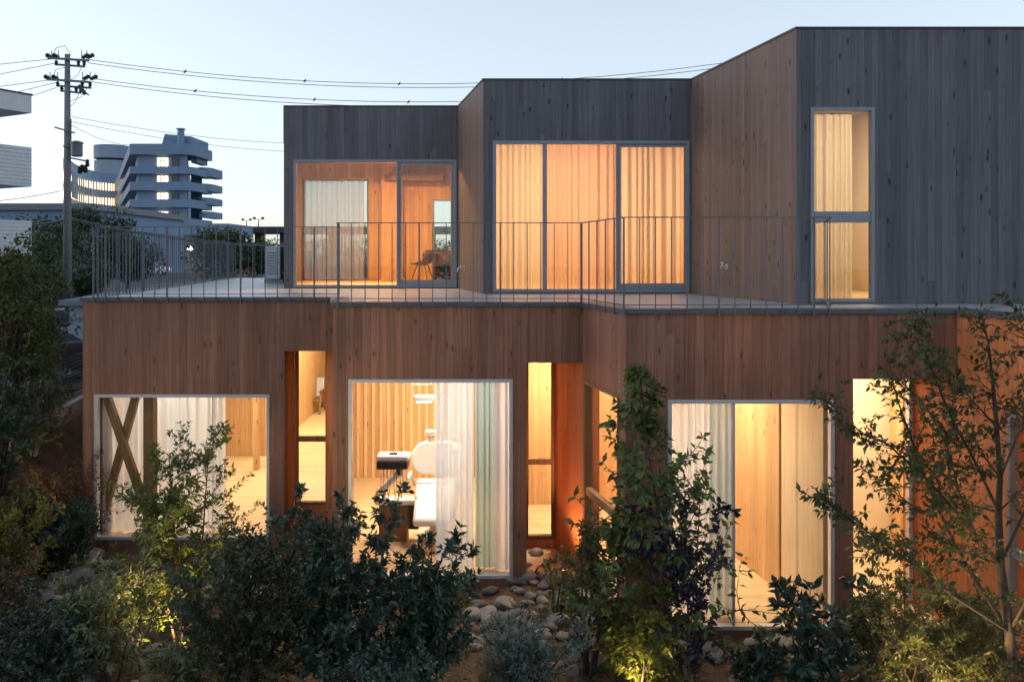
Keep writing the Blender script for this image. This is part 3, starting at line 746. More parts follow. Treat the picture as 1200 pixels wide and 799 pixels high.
def shrub(name, label, cat, x, y, h, rad, mat, leaf, lw, seed, stems=7, nb=11, tw=4, step=.035, cluster=2, whorl=5, droop=.1, shape='round', stem_mat='bark', lean=.25, up=.06, bare=.15, blen=.55, sr=.014, trans=None, group=None, zoff=0.):
    r = random.Random(seed); z = gz(x, y) + zoff; d = thing(name, (x, y, z), label, cat, group)
    P = []; D = []; mb = MB(); base = Vector((x, y, z - .05))
    for s in range(stems):
        az = 2 * math.pi * (s + r.random() * .7) / stems; k = lean * r.uniform(.5, 1.2) * (0 if stems == 1 else 1)
        dr = Vector((math.cos(az) * k, math.sin(az) * k, 1)); L = h * (1. if s == 0 else r.uniform(.68, .98))
        p0 = base + Vector((math.cos(az), math.sin(az), 0)) * (.05 if stems > 1 else 0)
        pts = branch_pts(r, p0, dr, L / dr.normalized().z * (.98), 9, .02, .05)
        mb.tube(pts, [sr * (1.2 - i / 9. * .95) for i in range(10)], 6)
        for bi in range(nb):
            t = lerp(bare, .99, (bi + r.random()) / nb); fi = t * 9; i = min(8, int(fi)); p = pts[i].lerp(pts[i + 1], fi - i)
            a2 = r.uniform(0, 2 * math.pi)
            if shape == 'round': pr = math.sqrt(max(.05, 1 - (2 * t - .9) ** 2 / 1.25))
            elif shape == 'cone': pr = 1.12 - t
            else: pr = .45 + .55 * t
            bl = rad * blen * pr * r.uniform(.6, 1.25)
            bd = Vector((math.cos(a2), math.sin(a2), r.uniform(.25, .9)))
            bp = branch_pts(r, p, bd, bl, 4, up, .12); mb.tube(bp, [sr * .5, sr * .42, sr * .34, sr * .26, sr * .15], 4, False)
            leaves_on(r, bp, step, .25, P, D, .8, cluster, whorl)
            for ti in range(tw):
                q = bp[r.randint(1, 4)]; td = (bp[-1] - bp[0]).normalized() + rv(r, .6) + Vector((0, 0, .2))
                tp = branch_pts(r, q, td, bl * r.uniform(.35, .6), 3, up * .5, .12); mb.tube(tp, [sr * .28, sr * .22, sr * .17, sr * .1], 3, False)
                leaves_on(r, tp, step, .15, P, D, .8, cluster, whorl)
        leaves_on(r, pts[6:], step, .1, P, D, .8, cluster, whorl)
    mb.build('branches', M[stem_mat], d, smooth=True)
    leaf_mesh('foliage', P, D, leaf, lw, mat, d, seed, droop)
    return d

LM = {
 'dark': leafmat('dark_evergreen_leaf', (.018, .042, .030), (.05, .088, .060), .2, .35, .5),
 'dark_olive': leafmat('dark_olive_leaf', (.022, .038, .020), (.075, .085, .040), .25, .4, .45),
 'rhodo': leafmat('rhododendron_leaf', (.020, .045, .030), (.055, .095, .058), .2, .35, .5),
 'fine': leafmat('fine_green_leaf', (.06, .085, .02), (.16, .17, .04), .45),
 'pale': leafmat('pale_grey_green_leaf', (.12, .14, .085), (.27, .27, .16), .4),
 'sap': leafmat('sapling_leaf', (.06, .105, .035), (.145, .185, .065), .45),
 'plum': leafmat('dark_plum_leaf', (.014, .014, .028), (.035, .035, .06), .15),
 'olive': leafmat('olive_leaf', (.06, .075, .03), (.13, .14, .055), .4),
 'silver': leafmat('silver_blue_leaf', (.10, .14, .12), (.20, .25, .22), .25),
 'straw': leafmat('straw_grass', (.20, .13, .06), (.36, .26, .12), .4),
 'yellow': leafmat('yellow_green_leaf', (.10, .12, .025), (.22, .21, .05), .5),
 'tree': leafmat('tree_leaf', (.032, .045, .016), (.085, .10, .035), .35),
 'far': leafmat('distant_leaf', (.022, .040, .018), (.06, .085, .035), .25),
 'russet': leafmat('russet_leaf', (.07, .045, .022), (.15, .09, .04), .35),
}
shrub('young_tree', 'slender fine-leaved young tree glowing yellow before the lower left window', 'tree', px(214, 9.6), 9.6, 2.66, .98, LM['fine'], .07, .013, 11, stems=4, nb=13, tw=6, step=.022, cluster=2, whorl=5, droop=.15, shape='round', stem_mat='stem', lean=.13, bare=.22, blen=.62)
shrub('shrub', 'tallest dark evergreen shrub left of the dental window', 'shrub', px(402, 8.6), 8.6, 2.40, 1.0, LM['dark'], .072, .017, 21, stems=7, nb=14, tw=5, step=.028, lean=.22, shape='cone', blen=.62)
shrub('shrub', 'broad dark shrub between the yellow-lit tree and the tallest evergreen', 'shrub', px(300, 8.7), 8.7, 2.05, 1.15, LM['dark_olive'], .06, .014, 22, stems=10, nb=13, tw=5, step=.028, lean=.34, blen=.55)
shrub('shrub', 'rounded long-leaved shrub in front of the white dental curtain', 'shrub', px(490, 8.6), 8.6, 1.74, .75, LM['rhodo'], .088, .018, 23, stems=9, nb=13, tw=4, step=.045, cluster=1, whorl=9, lean=.19, blen=.5)
shrub('shrub', 'low dark bush at the bottom edge below the long-leaved shrub', 'shrub', px(440, 7.9), 7.9, 1.05, .9, LM['dark'], .06, .014, 24, stems=8, nb=9, tw=4, step=.035, lean=.45)
shrub('shrub', 'pale grey green feathery shrub at the foot of the yellow-lit tree', 'shrub', px(128, 8.9), 8.9, 1.6, .62, LM['pale'], .10, .014, 25, stems=6, nb=10, tw=3, step=.045, cluster=2, whorl=7, lean=.22, blen=.55, up=.1)
shrub('shrub', 'low pale shrub in the bottom foreground right of the grey green one', 'shrub', px(215, 8.5), 8.5, .72, .5, LM['pale'], .085, .013, 26, stems=6, nb=7, tw=3, step=.045, lean=.35)
shrub('sapling', 'tall conical sapling with drooping leaves beside the angled corner window', 'tree', px(783, 9.0), 9.0, 3.45, 1.35, LM['sap'], .11, .025, 31, stems=1, nb=52, tw=5, step=.043, cluster=1, whorl=5, droop=.45, shape='cone', bare=.12, blen=.72, sr=.02, up=.0)
shrub('shrub', 'dark plum-leaved shrub right of the tall sapling', 'shrub', px(808, 8.8), 8.8, 2.05, .72, LM['plum'], .075, .022, 32, stems=3, nb=11, tw=4, step=.040, cluster=2, whorl=6, lean=.12, bare=.1, blen=.6)
shrub('shrub', 'olive green upright shrub left of the tall sapling', 'shrub', px(690, 9.2), 9.2, 1.85, .52, LM['olive'], .075, .017, 33, stems=6, nb=10, tw=4, step=.04, lean=.2, bare=.25, blen=.55, droop=.2)
shrub('shrub', 'yellow green shrub glowing above the garden light under the sapling', 'shrub', px(748, 8.75), 8.75, 1.15, .6, LM['yellow'], .08, .02, 34, stems=6, nb=9, tw=3, step=.045, lean=.32, blen=.55)
shrub('shrub', 'silvery blue green shrub in the middle of the bottom edge', 'shrub', px(612, 8.7), 8.7, .98, .7, LM['silver'], .05, .007, 35, stems=9, nb=11, tw=5, step=.02, cluster=2, whorl=6, lean=.45, blen=.45)
shrub('shrub', 'dark broad-leaved shrub under the lower right window', 'shrub', px(955, 8.7), 8.7, 1.22, .75, LM['dark'], .13, .026, 36, stems=7, nb=7, tw=2, step=.07, cluster=1, whorl=9, lean=.36, blen=.5)
shrub('shrub', 'feathery olive shrub at the bottom right beside the broad-leaved one', 'shrub', px(1052, 8.3), 8.3, 1.45, .75, LM['olive'], .065, .009, 37, stems=8, nb=12, tw=5, step=.025, cluster=2, whorl=6, lean=.34, blen=.5, up=.1)
shrub('shrub', 'feathery olive shrub around the trunk of the right-hand tree', 'shrub', px(1145, 8.2), 8.2, 1.35, .8, LM['olive'], .065, .009, 38, stems=8, nb=12, tw=5, step=.025, cluster=2, whorl=6, lean=.36, blen=.5, up=.1)
shrub('shrub', 'small dark shrub before the stones below the right window', 'shrub', px(880, 8.9), 8.9, .55, .4, LM['dark'], .07, .017, 39, stems=6, nb=6, tw=3, step=.045, lean=.4)
shrub('shrub', 'thin green sprig before the orange slot wall', 'shrub', px(652, 10.9), 10.9, .85, .3, LM['sap'], .06, .014, 40, stems=3, nb=6, tw=2, step=.05, cluster=1, whorl=4, lean=.15)
# left edge of the garden
shrub('shrub', 'russet twiggy shrub on the bank left of the clinic corner', 'shrub', px(72, 12.8), 12.8, 1.5, .9, LM['russet'], .06, .013, 41, stems=8, nb=9, tw=4, step=.05, cluster=1, whorl=3, lean=.33, bare=.3, stem_mat='stem')
shrub('shrub', 'dense dark bush against the left corner of the clinic', 'shrub', px(72, 12.3), 12.3, .95, .85, LM['dark'], .06, .013, 42, stems=9, nb=10, tw=5, step=.03, lean=.45)
shrub('shrub', 'yellowish green bush at the left picture edge above the stones', 'shrub', px(6, 11.2), 11.2, 1.35, .7, LM['yellow'], .07, .015, 43, stems=7, nb=9, tw=4, step=.04, lean=.4)
shrub('shrub', 'dark fine-leaved shrub in the bottom left corner', 'shrub', px(50, 8.7), 8.7, .95, 1.0, LM['dark'], .06, .011, 44, stems=8, nb=11, tw=4, step=.035, lean=.42)
shrub('shrub', 'loose russet shrub at the far left of the bottom edge', 'shrub', px(2, 9.3), 9.3, 1.25, .7, LM['russet'], .055, .011, 45, stems=7, nb=9, tw=4, step=.04, lean=.35)
shrub('shrub', 'loose dark shrub on the bank below the concrete kerb at far left', 'shrub', px(38, 14.2), 14.2, 1.3, .8, LM['dark_olive'], .06, .013, 46, stems=8, nb=10, tw=4, step=.035, lean=.4)
shrub('shrub', 'dark bush at the left picture edge under the loose tree', 'shrub', px(0, 12.6), 12.6, 1.7, .9, LM['dark'], .065, .014, 47, stems=9, nb=10, tw=4, step=.035, lean=.35)
# grasses
def tuft(x, y, h, n, mat, label, seed, spread=.5):
    r = random.Random(seed); z = gz(x, y); d = MB()
    for i in range(n):
        az = r.uniform(0, 6.283); k = r.uniform(.1, spread); L = h * r.uniform(.6, 1.1); w = r.uniform(.003, .006)
        dr = Vector((math.cos(az), math.sin(az), 0)); sd = Vector((-dr.y, dr.x, 0)); b = Vector((x, y, z - .02)) + dr * r.uniform(0, .07)
        rows = []
        for j in range(5):
            t = j / 4; p = b + dr * (k * L * t * t * 1.4) + Vector((0, 0, L * t * (1 - .35 * t * k * 1.6))); ww = w * (1 - t * .92); rows += [p - sd * ww, p + sd * ww]
        d.add(rows, [(2 * j, 2 * j + 1, 2 * j + 3, 2 * j + 2) for j in range(4)])
    return tag(d.build('grass_tuft', mat), label, 'grass tuft')
tuft(px(572, 8.95), 8.95, .62, 170, LM['straw'], 'straw-coloured grass tuft left of the silvery shrub', 51, .9)
tuft(px(530, 9.6), 9.6, .35, 120, LM['olive'], 'small green grass tuft under the dental window', 52, .9)
tuft(px(100, 11.0), 11.0, .45, 150, LM['olive'], 'green grass tuft on the ground right of the stone pile', 53, .9)
tuft(px(232, 9.9), 9.9, .5, 140, LM['straw'], 'dry grass tuft behind the stem of the yellow-lit tree', 54, .8)
tuft(px(650, 8.6), 8.6, .4, 120, LM['straw'], 'dry grass tuft right of the silvery shrub', 55, .9)

def litter():
    r = random.Random(77); P = []; D = []; P2 = []; D2 = []
    for i in range(9000):
        x, y = r.uniform(-8.0, 5.6), r.uniform(8.0, 13.1)
        if (x > -2.8 and y > 11.6 and not (.2 < x < .9)) or (x > 1.2 and y > 10.05): continue
        P.append((x, y, gz(x, y) + .012)); a = r.uniform(0, 6.28); D.append((math.cos(a), math.sin(a), r.uniform(.05, .35)))
    for i in range(420):                                   # little weeds, each a rosette
        x, y = r.uniform(-8.2, 5.4), r.uniform(8.3, 13.0)
        if (x > -2.8 and y > 11.5 and not (.2 < x < .9)) or (x > 1.2 and y > 10.0): continue
        for k in range(r.randint(8, 22)):
            a = r.uniform(0, 6.28); q = (x + r.gauss(0, .02), y + r.gauss(0, .02), gz(x, y) + r.uniform(.0, .07)); P2.append(q); D2.append((math.cos(a), math.sin(a), r.uniform(.3, 1.4)))
    tag(leaf_mesh('leaf_litter', P, D, .055, .013, LM['russet'], None, 77, .0, False), 'dry brown leaves scattered over the garden soil', 'leaf litter', None, 'stuff')
    tag(leaf_mesh('weeds', P2, D2, .10, .016, LM['olive'], None, 78, .1, True), 'small green weeds sprouting between the garden stones', 'weeds', None, 'stuff')
litter()
# the right-hand tree, trunk and limbs drawn after the photograph's habit
def right_tree():
    r = random.Random(61); x, y = px(1188, 7.8), 7.8; z = gz(x, y)
    d = thing('garden_tree', (x, y, z), 'open branching tree with small dark leaves reaching across the right slot window', 'tree')
    def W(u, v, dy): yy = 7.8 + dy; return Vector((px(u, yy), yy, pz(v, yy)))
    mb = MB(); P = []; D = []
    trunk = [Vector((x, y, z - .05)), W(1183, 740, 0), W(1172, 661, .0), W(1170, 600, .02), W(1172, 560, .05), W(1168, 500, .1), W(1163, 445, .12), W(1158, 400, .15), W(1150, 372, .15)]
    mb.tube(trunk, [.05, .045, .038, .032, .026, .020, .015, .010, .005], 8)
    limbs = [
        ([trunk[1], W(1150, 690, .2), W(1120, 640, .3), W(1090, 575, .35), W(1070, 520, .35), W(1052, 470, .3), W(1040, 420, .3), W(1078, 372, .3)], .020),
        ([trunk[2], W(1130, 610, -.2), W(1085, 560, -.3), W(1040, 520, -.35), W(1000, 505, -.4), W(972, 470, -.4)], .017),
        ([trunk[1], W(1120, 700, -.3), W(1070, 660, -.45), W(1020, 625, -.5), W(985, 600, -.5), W(965, 580, -.5)], .016),
        ([trunk[3], W(1145, 545, -.1), W(1115, 490, -.2), W(1095, 440, -.2), W(1080, 400, -.2), W(1078, 375, -.2)], .015),
        ([trunk[2], W(1205, 590, .2), W(1225, 520, .3), W(1230, 450, .3), W(1215, 390, .3)], .016),
        ([trunk[4], W(1195, 505, -.2), W(1212, 450, -.3), W(1205, 400, -.3), W(1185, 355, -.3)], .012),
        ([trunk[3], W(1130, 590, .4), W(1080, 600, .6), W(1040, 570, .7), W(1005, 545, .7)], .013),
        ([trunk[5], W(1140, 470, .2), W(1110, 430, .3), W(1090, 395, .3)], .010),
        ([trunk[1], W(1210, 690, -.2), W(1245, 640, -.3), W(1260, 570, -.3)], .015),
        ([trunk[4], W(1150, 530, .3), W(1118, 520, .4), W(1080, 470, .5), W(1050, 440, .5)], .011),
        ([trunk[2], W(1140, 650, .1), W(1100, 632, .2), W(1050, 640, .25), W(1012, 655, .3)], .010),
        ([trunk[4], W(1145, 550, .0), W(1110, 545, -.1), W(1065, 548, -.15), W(1040, 560, -.2)], .010),
        ([trunk[3], W(1200, 570, .1), W(1230, 560, .2), W(1250, 520, .2)], .010),
        ([trunk[5], W(1190, 480, .1), W(1212, 470, .15), W(1230, 430, .15)], .008),
        ([trunk[2], W(1150, 640, -.3), W(1125, 580, -.5), W(1110, 520, -.55), W(1120, 460, -.5)], .011),
        ([trunk[1], W(1160, 720, .3), W(1110, 690, .5), W(1060, 655, .55), W(1030, 640, .6)], .012),
    ]
    allp = [(trunk[4:], .011)] + limbs
    for pts, rad in limbs:
        n = len(pts); mb.tube(pts, [rad * (1 - .85 * i / (n - 1)) for i in range(n)], 6)
    for pts, rad in allp:
        tot = sum((pts[i + 1] - pts[i]).length for i in range(len(pts) - 1)); nt = int(tot / .044)
        leaves_on(r, pts, .05, .45, P, D, .8, 1, 4)
        for k in range(nt):
            t = lerp(.15, 1., (k + r.random()) / nt); fi = t * (len(pts) - 1); i = min(len(pts) - 2, int(fi)); q = pts[i].lerp(pts[i + 1], fi - i)
            dd = (pts[i + 1] - pts[i]).normalized(); bd = dd * .7 + rv(r, .55); bd.z = abs(bd.z) * .4 + .05
            tp = branch_pts(r, q, bd, r.uniform(.15, .42) * (1.1 - .45 * t), 4, .0, .14); mb.tube(tp, [.005, .004, .003, .0025, .0015], 4, False)
            leaves_on(r, tp, .034, .1, P, D, .75, 1, 3)
    mb.build('trunk', M['bark'], d, smooth=True); leaf_mesh('foliage', P, D, .078, .017, LM['tree'], d, 61, .15)
right_tree()

# bigger trees: trunk, limbs and leaf clumps
def big_tree(name, label, x, y, h, rad, seed, leaf=.22, clumps=34, per=75, mat='far', bare=.3, group=None, flat=1.0):
    r = random.Random(seed); z = gz(x, y); d = thing(name, (x, y, z), label, 'tree', group)
    mb = MB(); pts = branch_pts(r, Vector((x, y, z - .1)), Vector((0, 0, 1)), h * .72, 6, .03, .05); mb.tube(pts, [h * .022 * (1 - .11 * i) for i in range(7)], 8)
    P = []; D = []
    for c in range(clumps):
        v = rv(r); v.normalize(); t = r.random() ** .4
        cz = z + h * lerp(bare, 1, .5) + v.z * h * (1 - bare) * .5 * t * flat
        cx, cy = x + v.x * rad * t, y + v.y * rad * t; C = Vector((cx, cy, cz))
        f = min(5, max(1, int((cz - z) / h * 5))); mb.tube([pts[f], pts[f].lerp(C, .5) + rv(r, .05 * rad), C], [h * .007, h * .005, h * .002], 4, False)
        cr = rad * r.uniform(.22, .42)
        for k in range(int(per * 1.5)):
            o = rv(r); o.normalize(); o *= cr * r.random() ** .45; o.z *= .75; q = C + o
            P.append(tuple(q)); D.append(tuple((o.normalized() + rv(r, .5)).normalized()))
    mb.build('trunk', M['bark'], d, smooth=True); leaf_mesh('crown', P, D, leaf, leaf * .3, LM[mat], d, seed, .2, False)
big_tree('garden_tree', 'dark loose tree beyond the mesh fence at the left picture edge', px(24, 16.2), 16.2, 3.0, .85, 71, .10, 34, 70, 'tree', .05)
big_tree('garden_tree', 'dark tree at the fence below the pale balconies at far left', px(-8, 15.0), 15.0, 2.4, .9, 72, .09, 34, 80, 'tree', .05)
big_tree('garden_tree', 'loose dark tree rising from the bank at the left picture edge', px(20, 13.7), 13.7, 3.7, .72, 83, .085, 60, 60, 'tree', .04)
big_tree('roadside_tree', 'green tree behind the utility pole at left', px(52, 46), 46, 4.9, 2.6, 73, .22, 36, 90)
big_tree('roadside_tree', 'rounded green tree in front of the large pale building', px(118, 62), 62, 6.5, 2.6, 74, .26, 36, 100)
big_tree('roadside_tree', 'lower dark tree right of the rounded one behind the terrace railing', px(150, 58), 58, 4.2, 2.6, 75, .26, 36, 90)
big_tree('roadside_tree', 'dark round tree behind the far end of the terrace', px(268, 60), 60, 4.8, 3.0, 76, .26, 40, 110)
big_tree('roadside_tree', 'small tree left of the terrace outdoor unit behind the railing', px(296, 66), 66, 4.0, 2.0, 77, .26, 24, 90)
big_tree('roadside_tree', 'dark bushy tree below the pole beside the shed', px(90, 40), 40, 3.0, 1.7, 78, .2, 30, 90)
big_tree('roadside_tree', 'low bush at the left edge under the pale house', px(14, 30), 30, 3.1, 2.2, 79, .18, 34, 90)
big_tree('roadside_tree', 'tree beyond the rear opening of the left terrace room', px(515, 75), 75, 3.4, 4.5, 80, .3, 36, 90)
big_tree('roadside_tree', 'tree far behind the left terrace room seen through its curtain', px(400, 70), 70, 3.6, 6, 81, .3, 40, 90)

# ------------------------------------------------------------------ stones
def rock_mesh(seed):
    r = random.Random(seed); import bmesh
    bm = bmesh.new(); bmesh.ops.create_icosphere(bm, subdivisions=3, radius=1.0)
    ax = [Vector((r.gauss(0, 1), r.gauss(0, 1), r.gauss(0, 1))).normalized() for _ in range(9)]; dd = [r.uniform(.55, .9) for _ in ax]
    sc = (r.uniform(.9, 1.3), r.uniform(.7, 1.05), r.uniform(.5, .8))
    for v in bm.verts:
        for a, k in zip(ax, dd):
            q = v.co.dot(a)
            if q > k: v.co -= a * (q - k) * .88
        v.co = Vector((v.co.x * sc[0], v.co.y * sc[1], v.co.z * sc[2]))
    me = bpy.data.meshes.new('stone'); bm.to_mesh(me); bm.free(); me.materials.append(M['rock'])
    me.polygons.foreach_set('use_smooth', [True] * len(me.polygons)); return me
RK = [rock_mesh(200 + i) for i in range(9)]
rr = random.Random(9)
def stones(n, xr, yr, size, label, group):
    for i in range(n):
        x, y = rr.uniform(*xr), rr.uniform(*yr); s = size * rr.uniform(.5, 1.25)
        o = bpy.data.objects.new('stone', rr.choice(RK)); COL.objects.link(o)
        o.location = (x, y, gz(x, y) + s * rr.uniform(.1, .45)); o.scale = (s, s, s); o.rotation_euler = (rr.uniform(-.4, .4), rr.uniform(-.4, .4), rr.uniform(0, 6.28))
        tag(o, label, 'stone', group)
stones(60, (-7.15, -5.9), (11.3, 13.1), .13, 'grey stone in the pile at the left corner of the clinic', 'stones at the left corner')
stones(38, (-4.6, -2.6), (10.6, 12.8), .12, 'grey stone in the bed under the lower left window', 'stones under the left window')
stones(85, (.0, 1.0), (9.3, 12.9), .115, 'stone lit orange on the floor of the narrow slot beside the sapling', 'stones in the slot')
stones(34, (-1.2, .3), (9.9, 11.6), .12, 'grey stone at the base of the dental window', 'stones under the dental window')
stones(55, (1.6, 4.0), (9.0, 10.1), .13, 'grey stone in the bed below the lower right window', 'stones under the right window')
stones(36, (4.0, 5.2), (8.8, 10.8), .13, 'stone lit warm among the olive shrubs at right', 'stones at the right slot')
stones(20, (-4.6, -3.0), (8.9, 9.9), .10, 'stone lying around the stem of the yellow-lit tree', 'stones round the young tree')

# ------------------------------------------------------------------ garden lights
def garden_light(x, y, aim, power, label, col=(1., .72, .30), size=125):
    z = gz(x, y); d = thing('garden_light', (x, y, z), label, 'light')
    a = (Vector(aim) - Vector((x, y, z + .2))).normalized()
    mb = MB(); mb.tube([(x, y, z - .05), (x, y, z + .14)], .012, 8); mb.build('spike', M['black'], d)
    h = Vector((x, y, z + .19)); mb = MB(); mb.tube([h - a * .07, h + a * .05], .042, 14); mb.build('housing', M['black'], d)
    mb = MB(); mb.tube([h + a * .051, h + a * .056], .034, 14); mb.build('lens', emit('garden_lens', col, 2.), d)
    L = bpy.data.lights.new('garden_spot', 'SPOT'); L.energy = power; L.color = col; L.spot_size = R(size); L.spot_blend = .7; L.shadow_soft_size = .12
    o = bpy.data.objects.new('garden_spot', L); COL.objects.link(o); o.location = h + a * .075; o.rotation_euler = a.to_track_quat('-Z', 'Y').to_euler(); o.parent = d; o.matrix_parent_inverse = world_of(d).inverted()
garden_light(px(205, 9.0), 9.0, (px(205, 9.8), 9.8, 1.5), 95, 'small black garden spotlight at the foot of the yellow-lit tree')
garden_light(px(742, 8.45), 8.45, (px(760, 9.0), 9.0, 1.2), 15, 'small black garden spotlight under the tall sapling')
garden_light(px(1095, 7.4), 7.4, (px(1100, 8.1), 8.1, 1.5), 110, 'added unseen spotlight among the olive shrubs at right', (1., .62, .30), 92)  # added below the frame to warm the dark shrubs
garden_light(-6.98, 13.3, (-7.9, 14.9, .75), 42, 'added hidden spotlight against the left corner of the clinic facing the bank')  # added out of sight at the corner to brighten the bank
garden_light(.72, 11.7, (.75, 12.5, 2.0), 40, 'small black garden spotlight on the stones of the narrow slot', (1., .55, .25), 95)

# ------------------------------------------------------------------ room lamps
def lamp(x, y, z, power, col=(1., .68, .36), size=.6, sy=None, tag_='ceiling_lamp'):
    L = bpy.data.lights.new(tag_, 'AREA'); L.energy = power; L.color = col; L.size = size; L.shape = 'RECTANGLE'; L.size_y = sy or size
    o = bpy.data.objects.new(tag_, L); COL.objects.link(o); o.location = (x, y, z); o.parent = clinic; o.matrix_parent_inverse = world_of(clinic).inverted()
K = .62
WARM = (1., .81, .56); WHITE = (1., .88, .74)
lamp(-5.6, 16.3, 3.28, 95 * K, WARM, 1.2); lamp(-4.4, 21.5, 3.28, 150 * K, WARM, 1.2, 5); lamp(-5.6, 14.3, 3.28, 22 * K, (1, .85, .72), .12, .06)
lamp(-1.6, 14.8, 3.28, 120 * K, WARM, 1.2); lamp(-.6, 13.2, 3.28, 30 * K, WHITE, .5)
lamp(.9, 14.3, 3.28, 80 * K, WARM, .5); lamp(2.4, 12.2, 3.28, 70 * K, WARM, .9); lamp(3.9 + .7, 12.2, 3.28, 75 * K, WARM, .6, 1.0)
lamp(6.6, 10.2, 3.28, 90 * K, WARM, .8)
lamp(-2.9, 19.2, 7.13, 300 * K, (1., .55, .22), 1.0); lamp(.9, 17.6, 7.13, 170 * K, (1., .64, .34), 1.2); lamp(5.1, 13.6, 7.13, 75 * K, (1., .72, .42), .7)

# ------------------------------------------------------------------ shed, fence, cars, house at the left
def shed():
    y0, y1 = 23.0, 30.; x0, x1 = px(73, 23.), -9.7; z = 1.4
    d = thing('shed', (x0, y0, z), 'blue grey shed with a low corrugated roof left of the terrace', 'shed')
    mb = MB(); mb.box(x0 + .15, x1, y0 + .1, y1, z, 3.3); mb.build('wall', M['shedwall'], d)
    mb = MB(); n = 90; vs = []; fs = []
    for i in range(n + 1):
        x = lerp(x0, x1 + .1, i / n); w = .022 * math.cos(i * math.pi)
        vs += [(x, y0 - .15, 3.33 + w), (x, y1 + .1, 3.62 + w), (x, y0 - .15, 3.36 + w), (x, y1 + .1, 3.65 + w)]
    for i in range(n):
        a, b = 4 * i, 4 * i + 4; fs += [(a, a + 1, b + 1, b), (a + 2, b + 2, b + 3, a + 3), (a, b, b + 2, a + 2), (a + 1, a + 3, b + 3, b + 1)]
    mb.add(vs, fs); mb.build('roof', M['rooftin'], d)
    mb = MB(); mb.box(x0, x1, y0 - .2, y0 - .153, 3.24, 3.36); mb.build('gutter', M['rooftin'], d)
shed()
def fence():
    a, b = Vector((-7.2, 9.0)), Vector((-9.55, 21.5)); d = thing('mesh_fence', (-8.4, 15.2, 1.5), 'grey wire mesh fence on a concrete kerb along the left boundary', 'fence')
    t = (b - a); L = t.length; t /= L
    def pos(s, z): p = a + t * s; return (p.x, p.y, z)
    mb = MB(); mb.bar(pos(0, 1.48), pos(L, 1.48), .14, .4); mb.build('kerb', M['concrete'], d)
    for i in range(8):
        mb = MB(); s = L * i / 7; mb.tube([pos(s, 1.6), pos(s, 2.65)], .022, 8); mb.build('post', M['steel'], d)
    mb = MB(); n = int(L / .1)
    for i in range(n): mb.bar(pos(i * .1, 1.72), pos(i * .1, 2.6), .005, .005)
    for k in range(12): mb.bar(pos(0, 1.75 + k * .075), pos(L, 1.75 + k * .075), .005, .005)
    mb.build('mesh_panel', M['steel'], d)
fence()

def car(X, Y, z, rz, paint, label, tail=False):
    d = thing('parked_car', (X, Y, z), label, 'car', None)
    Mr = Matrix.Rotation(rz, 3, 'Z')
    def T(p): q = Mr @ Vector(p); return (q.x + X, q.y + Y, q.z + z)
    sec = [(-2.1, .35, .55, .70), (-2.02, .28, .80, .80), (-1.2, .25, .95, .84), (-.95, .25, .98, .85), (.9, .25, .97, .85), (1.7, .28, .88, .83), (2.1, .35, .62, .70)]
    vs = []; fs = []
    for (x, b, t, w) in sec: vs += [T((x, -w, b)), T((x, w, b)), T((x, w * 1.02, (b + t) / 2)), T((x, w * .93, t)), T((x, -w * .93, t)), T((x, -w * 1.02, (b + t) / 2))]
    n = 6
    for i in range(len(sec) - 1):
        for k in range(n): fs.append((i * n + k, (i + 1) * n + k, (i + 1) * n + (k + 1) % n, i * n + (k + 1) % n))
    fs += [tuple(range(6)), tuple(range((len(sec) - 1) * 6, len(sec) * 6))[::-1]]
    mb = MB(); mb.add(vs, fs); mb.build('body', paint, d, bevel=.04, smooth=True)
    cab = [(-1.75, .93, .78), (-1.25, 1.43, .62), (.25, 1.46, .62), (1.1, .95, .76)]
    mb = MB(); b0 = [(x, w, zz) for (x, zz, w) in cab]
    vs = [T((x, -w, zz)) for (x, w, zz) in b0] + [T((x, w, zz)) for (x, w, zz) in b0]
    mb.add(vs, [(0, 1, 2, 3), (7, 6, 5, 4), (0, 4, 5, 1), (1, 5, 6, 2), (2, 6, 7, 3), (3, 7, 4, 0)]); mb.build('glasshouse', M['office_dark'], d, bevel=.03)
    mb = MB(); q = [T((-1.3, -.63, 1.435)), T((.3, -.63, 1.465)), T((.3, .63, 1.465)), T((-1.3, .63, 1.435))]; q2 = [(a[0], a[1], a[2] + .04) for a in q]; mb.hexa(q, q2); mb.build('roof', paint, d, bevel=.015)
    for sx in (-1.3, 1.35):
        for sy in (-1, 1):
            mb = MB(); mb.tube([T((sx, sy * .66, .31)), T((sx, sy * .86, .31))], .31, 18); w = mb.build('wheel', M['tyre'], d)
            mb = MB(); mb.tube([T((sx, sy * .861, .31)), T((sx, sy * .872, .31))], .19, 12); mb.build('rim', M['alu_pale'], w)
    for sy in (-1, 1):
        mb = MB(); mb.bar(T((-2.1, sy * .62 - .13, .72)), T((-2.1, sy * .62 + .13, .72)), .05, .1); mb.build('tail_light', emit('tail_glow', (1, .12, .05), 2.5) if tail else plain('red_lens', (.25, .02, .02), .3), d)
        mb = MB(); mb.bar(T((2.06, sy * .58 - .15, .70)), T((2.06, sy * .58 + .15, .70)), .08, .12); mb.build('headlight', M['white'], d)
    return d
car(-11.6, 20.2, gz(-11.6, 20.2) + .05, R(70), M['cardark'], 'dark car parked behind the mesh fence at left')
car(-13.6, 24.5, gz(-13.6, 24.5) + .05, R(80), M['carwhite'], 'white car parked beside the blue grey shed')
car(px(177, 95), 95, gz(px(177, 95), 95) + .1, 0, M['carwhite'], 'white car on the street seen through the terrace railing')
car(px(66, 70), 70, gz(px(66, 70), 70) + .08, R(80), M['cardark'], 'distant car with glowing red tail lights left of the utility pole', True)

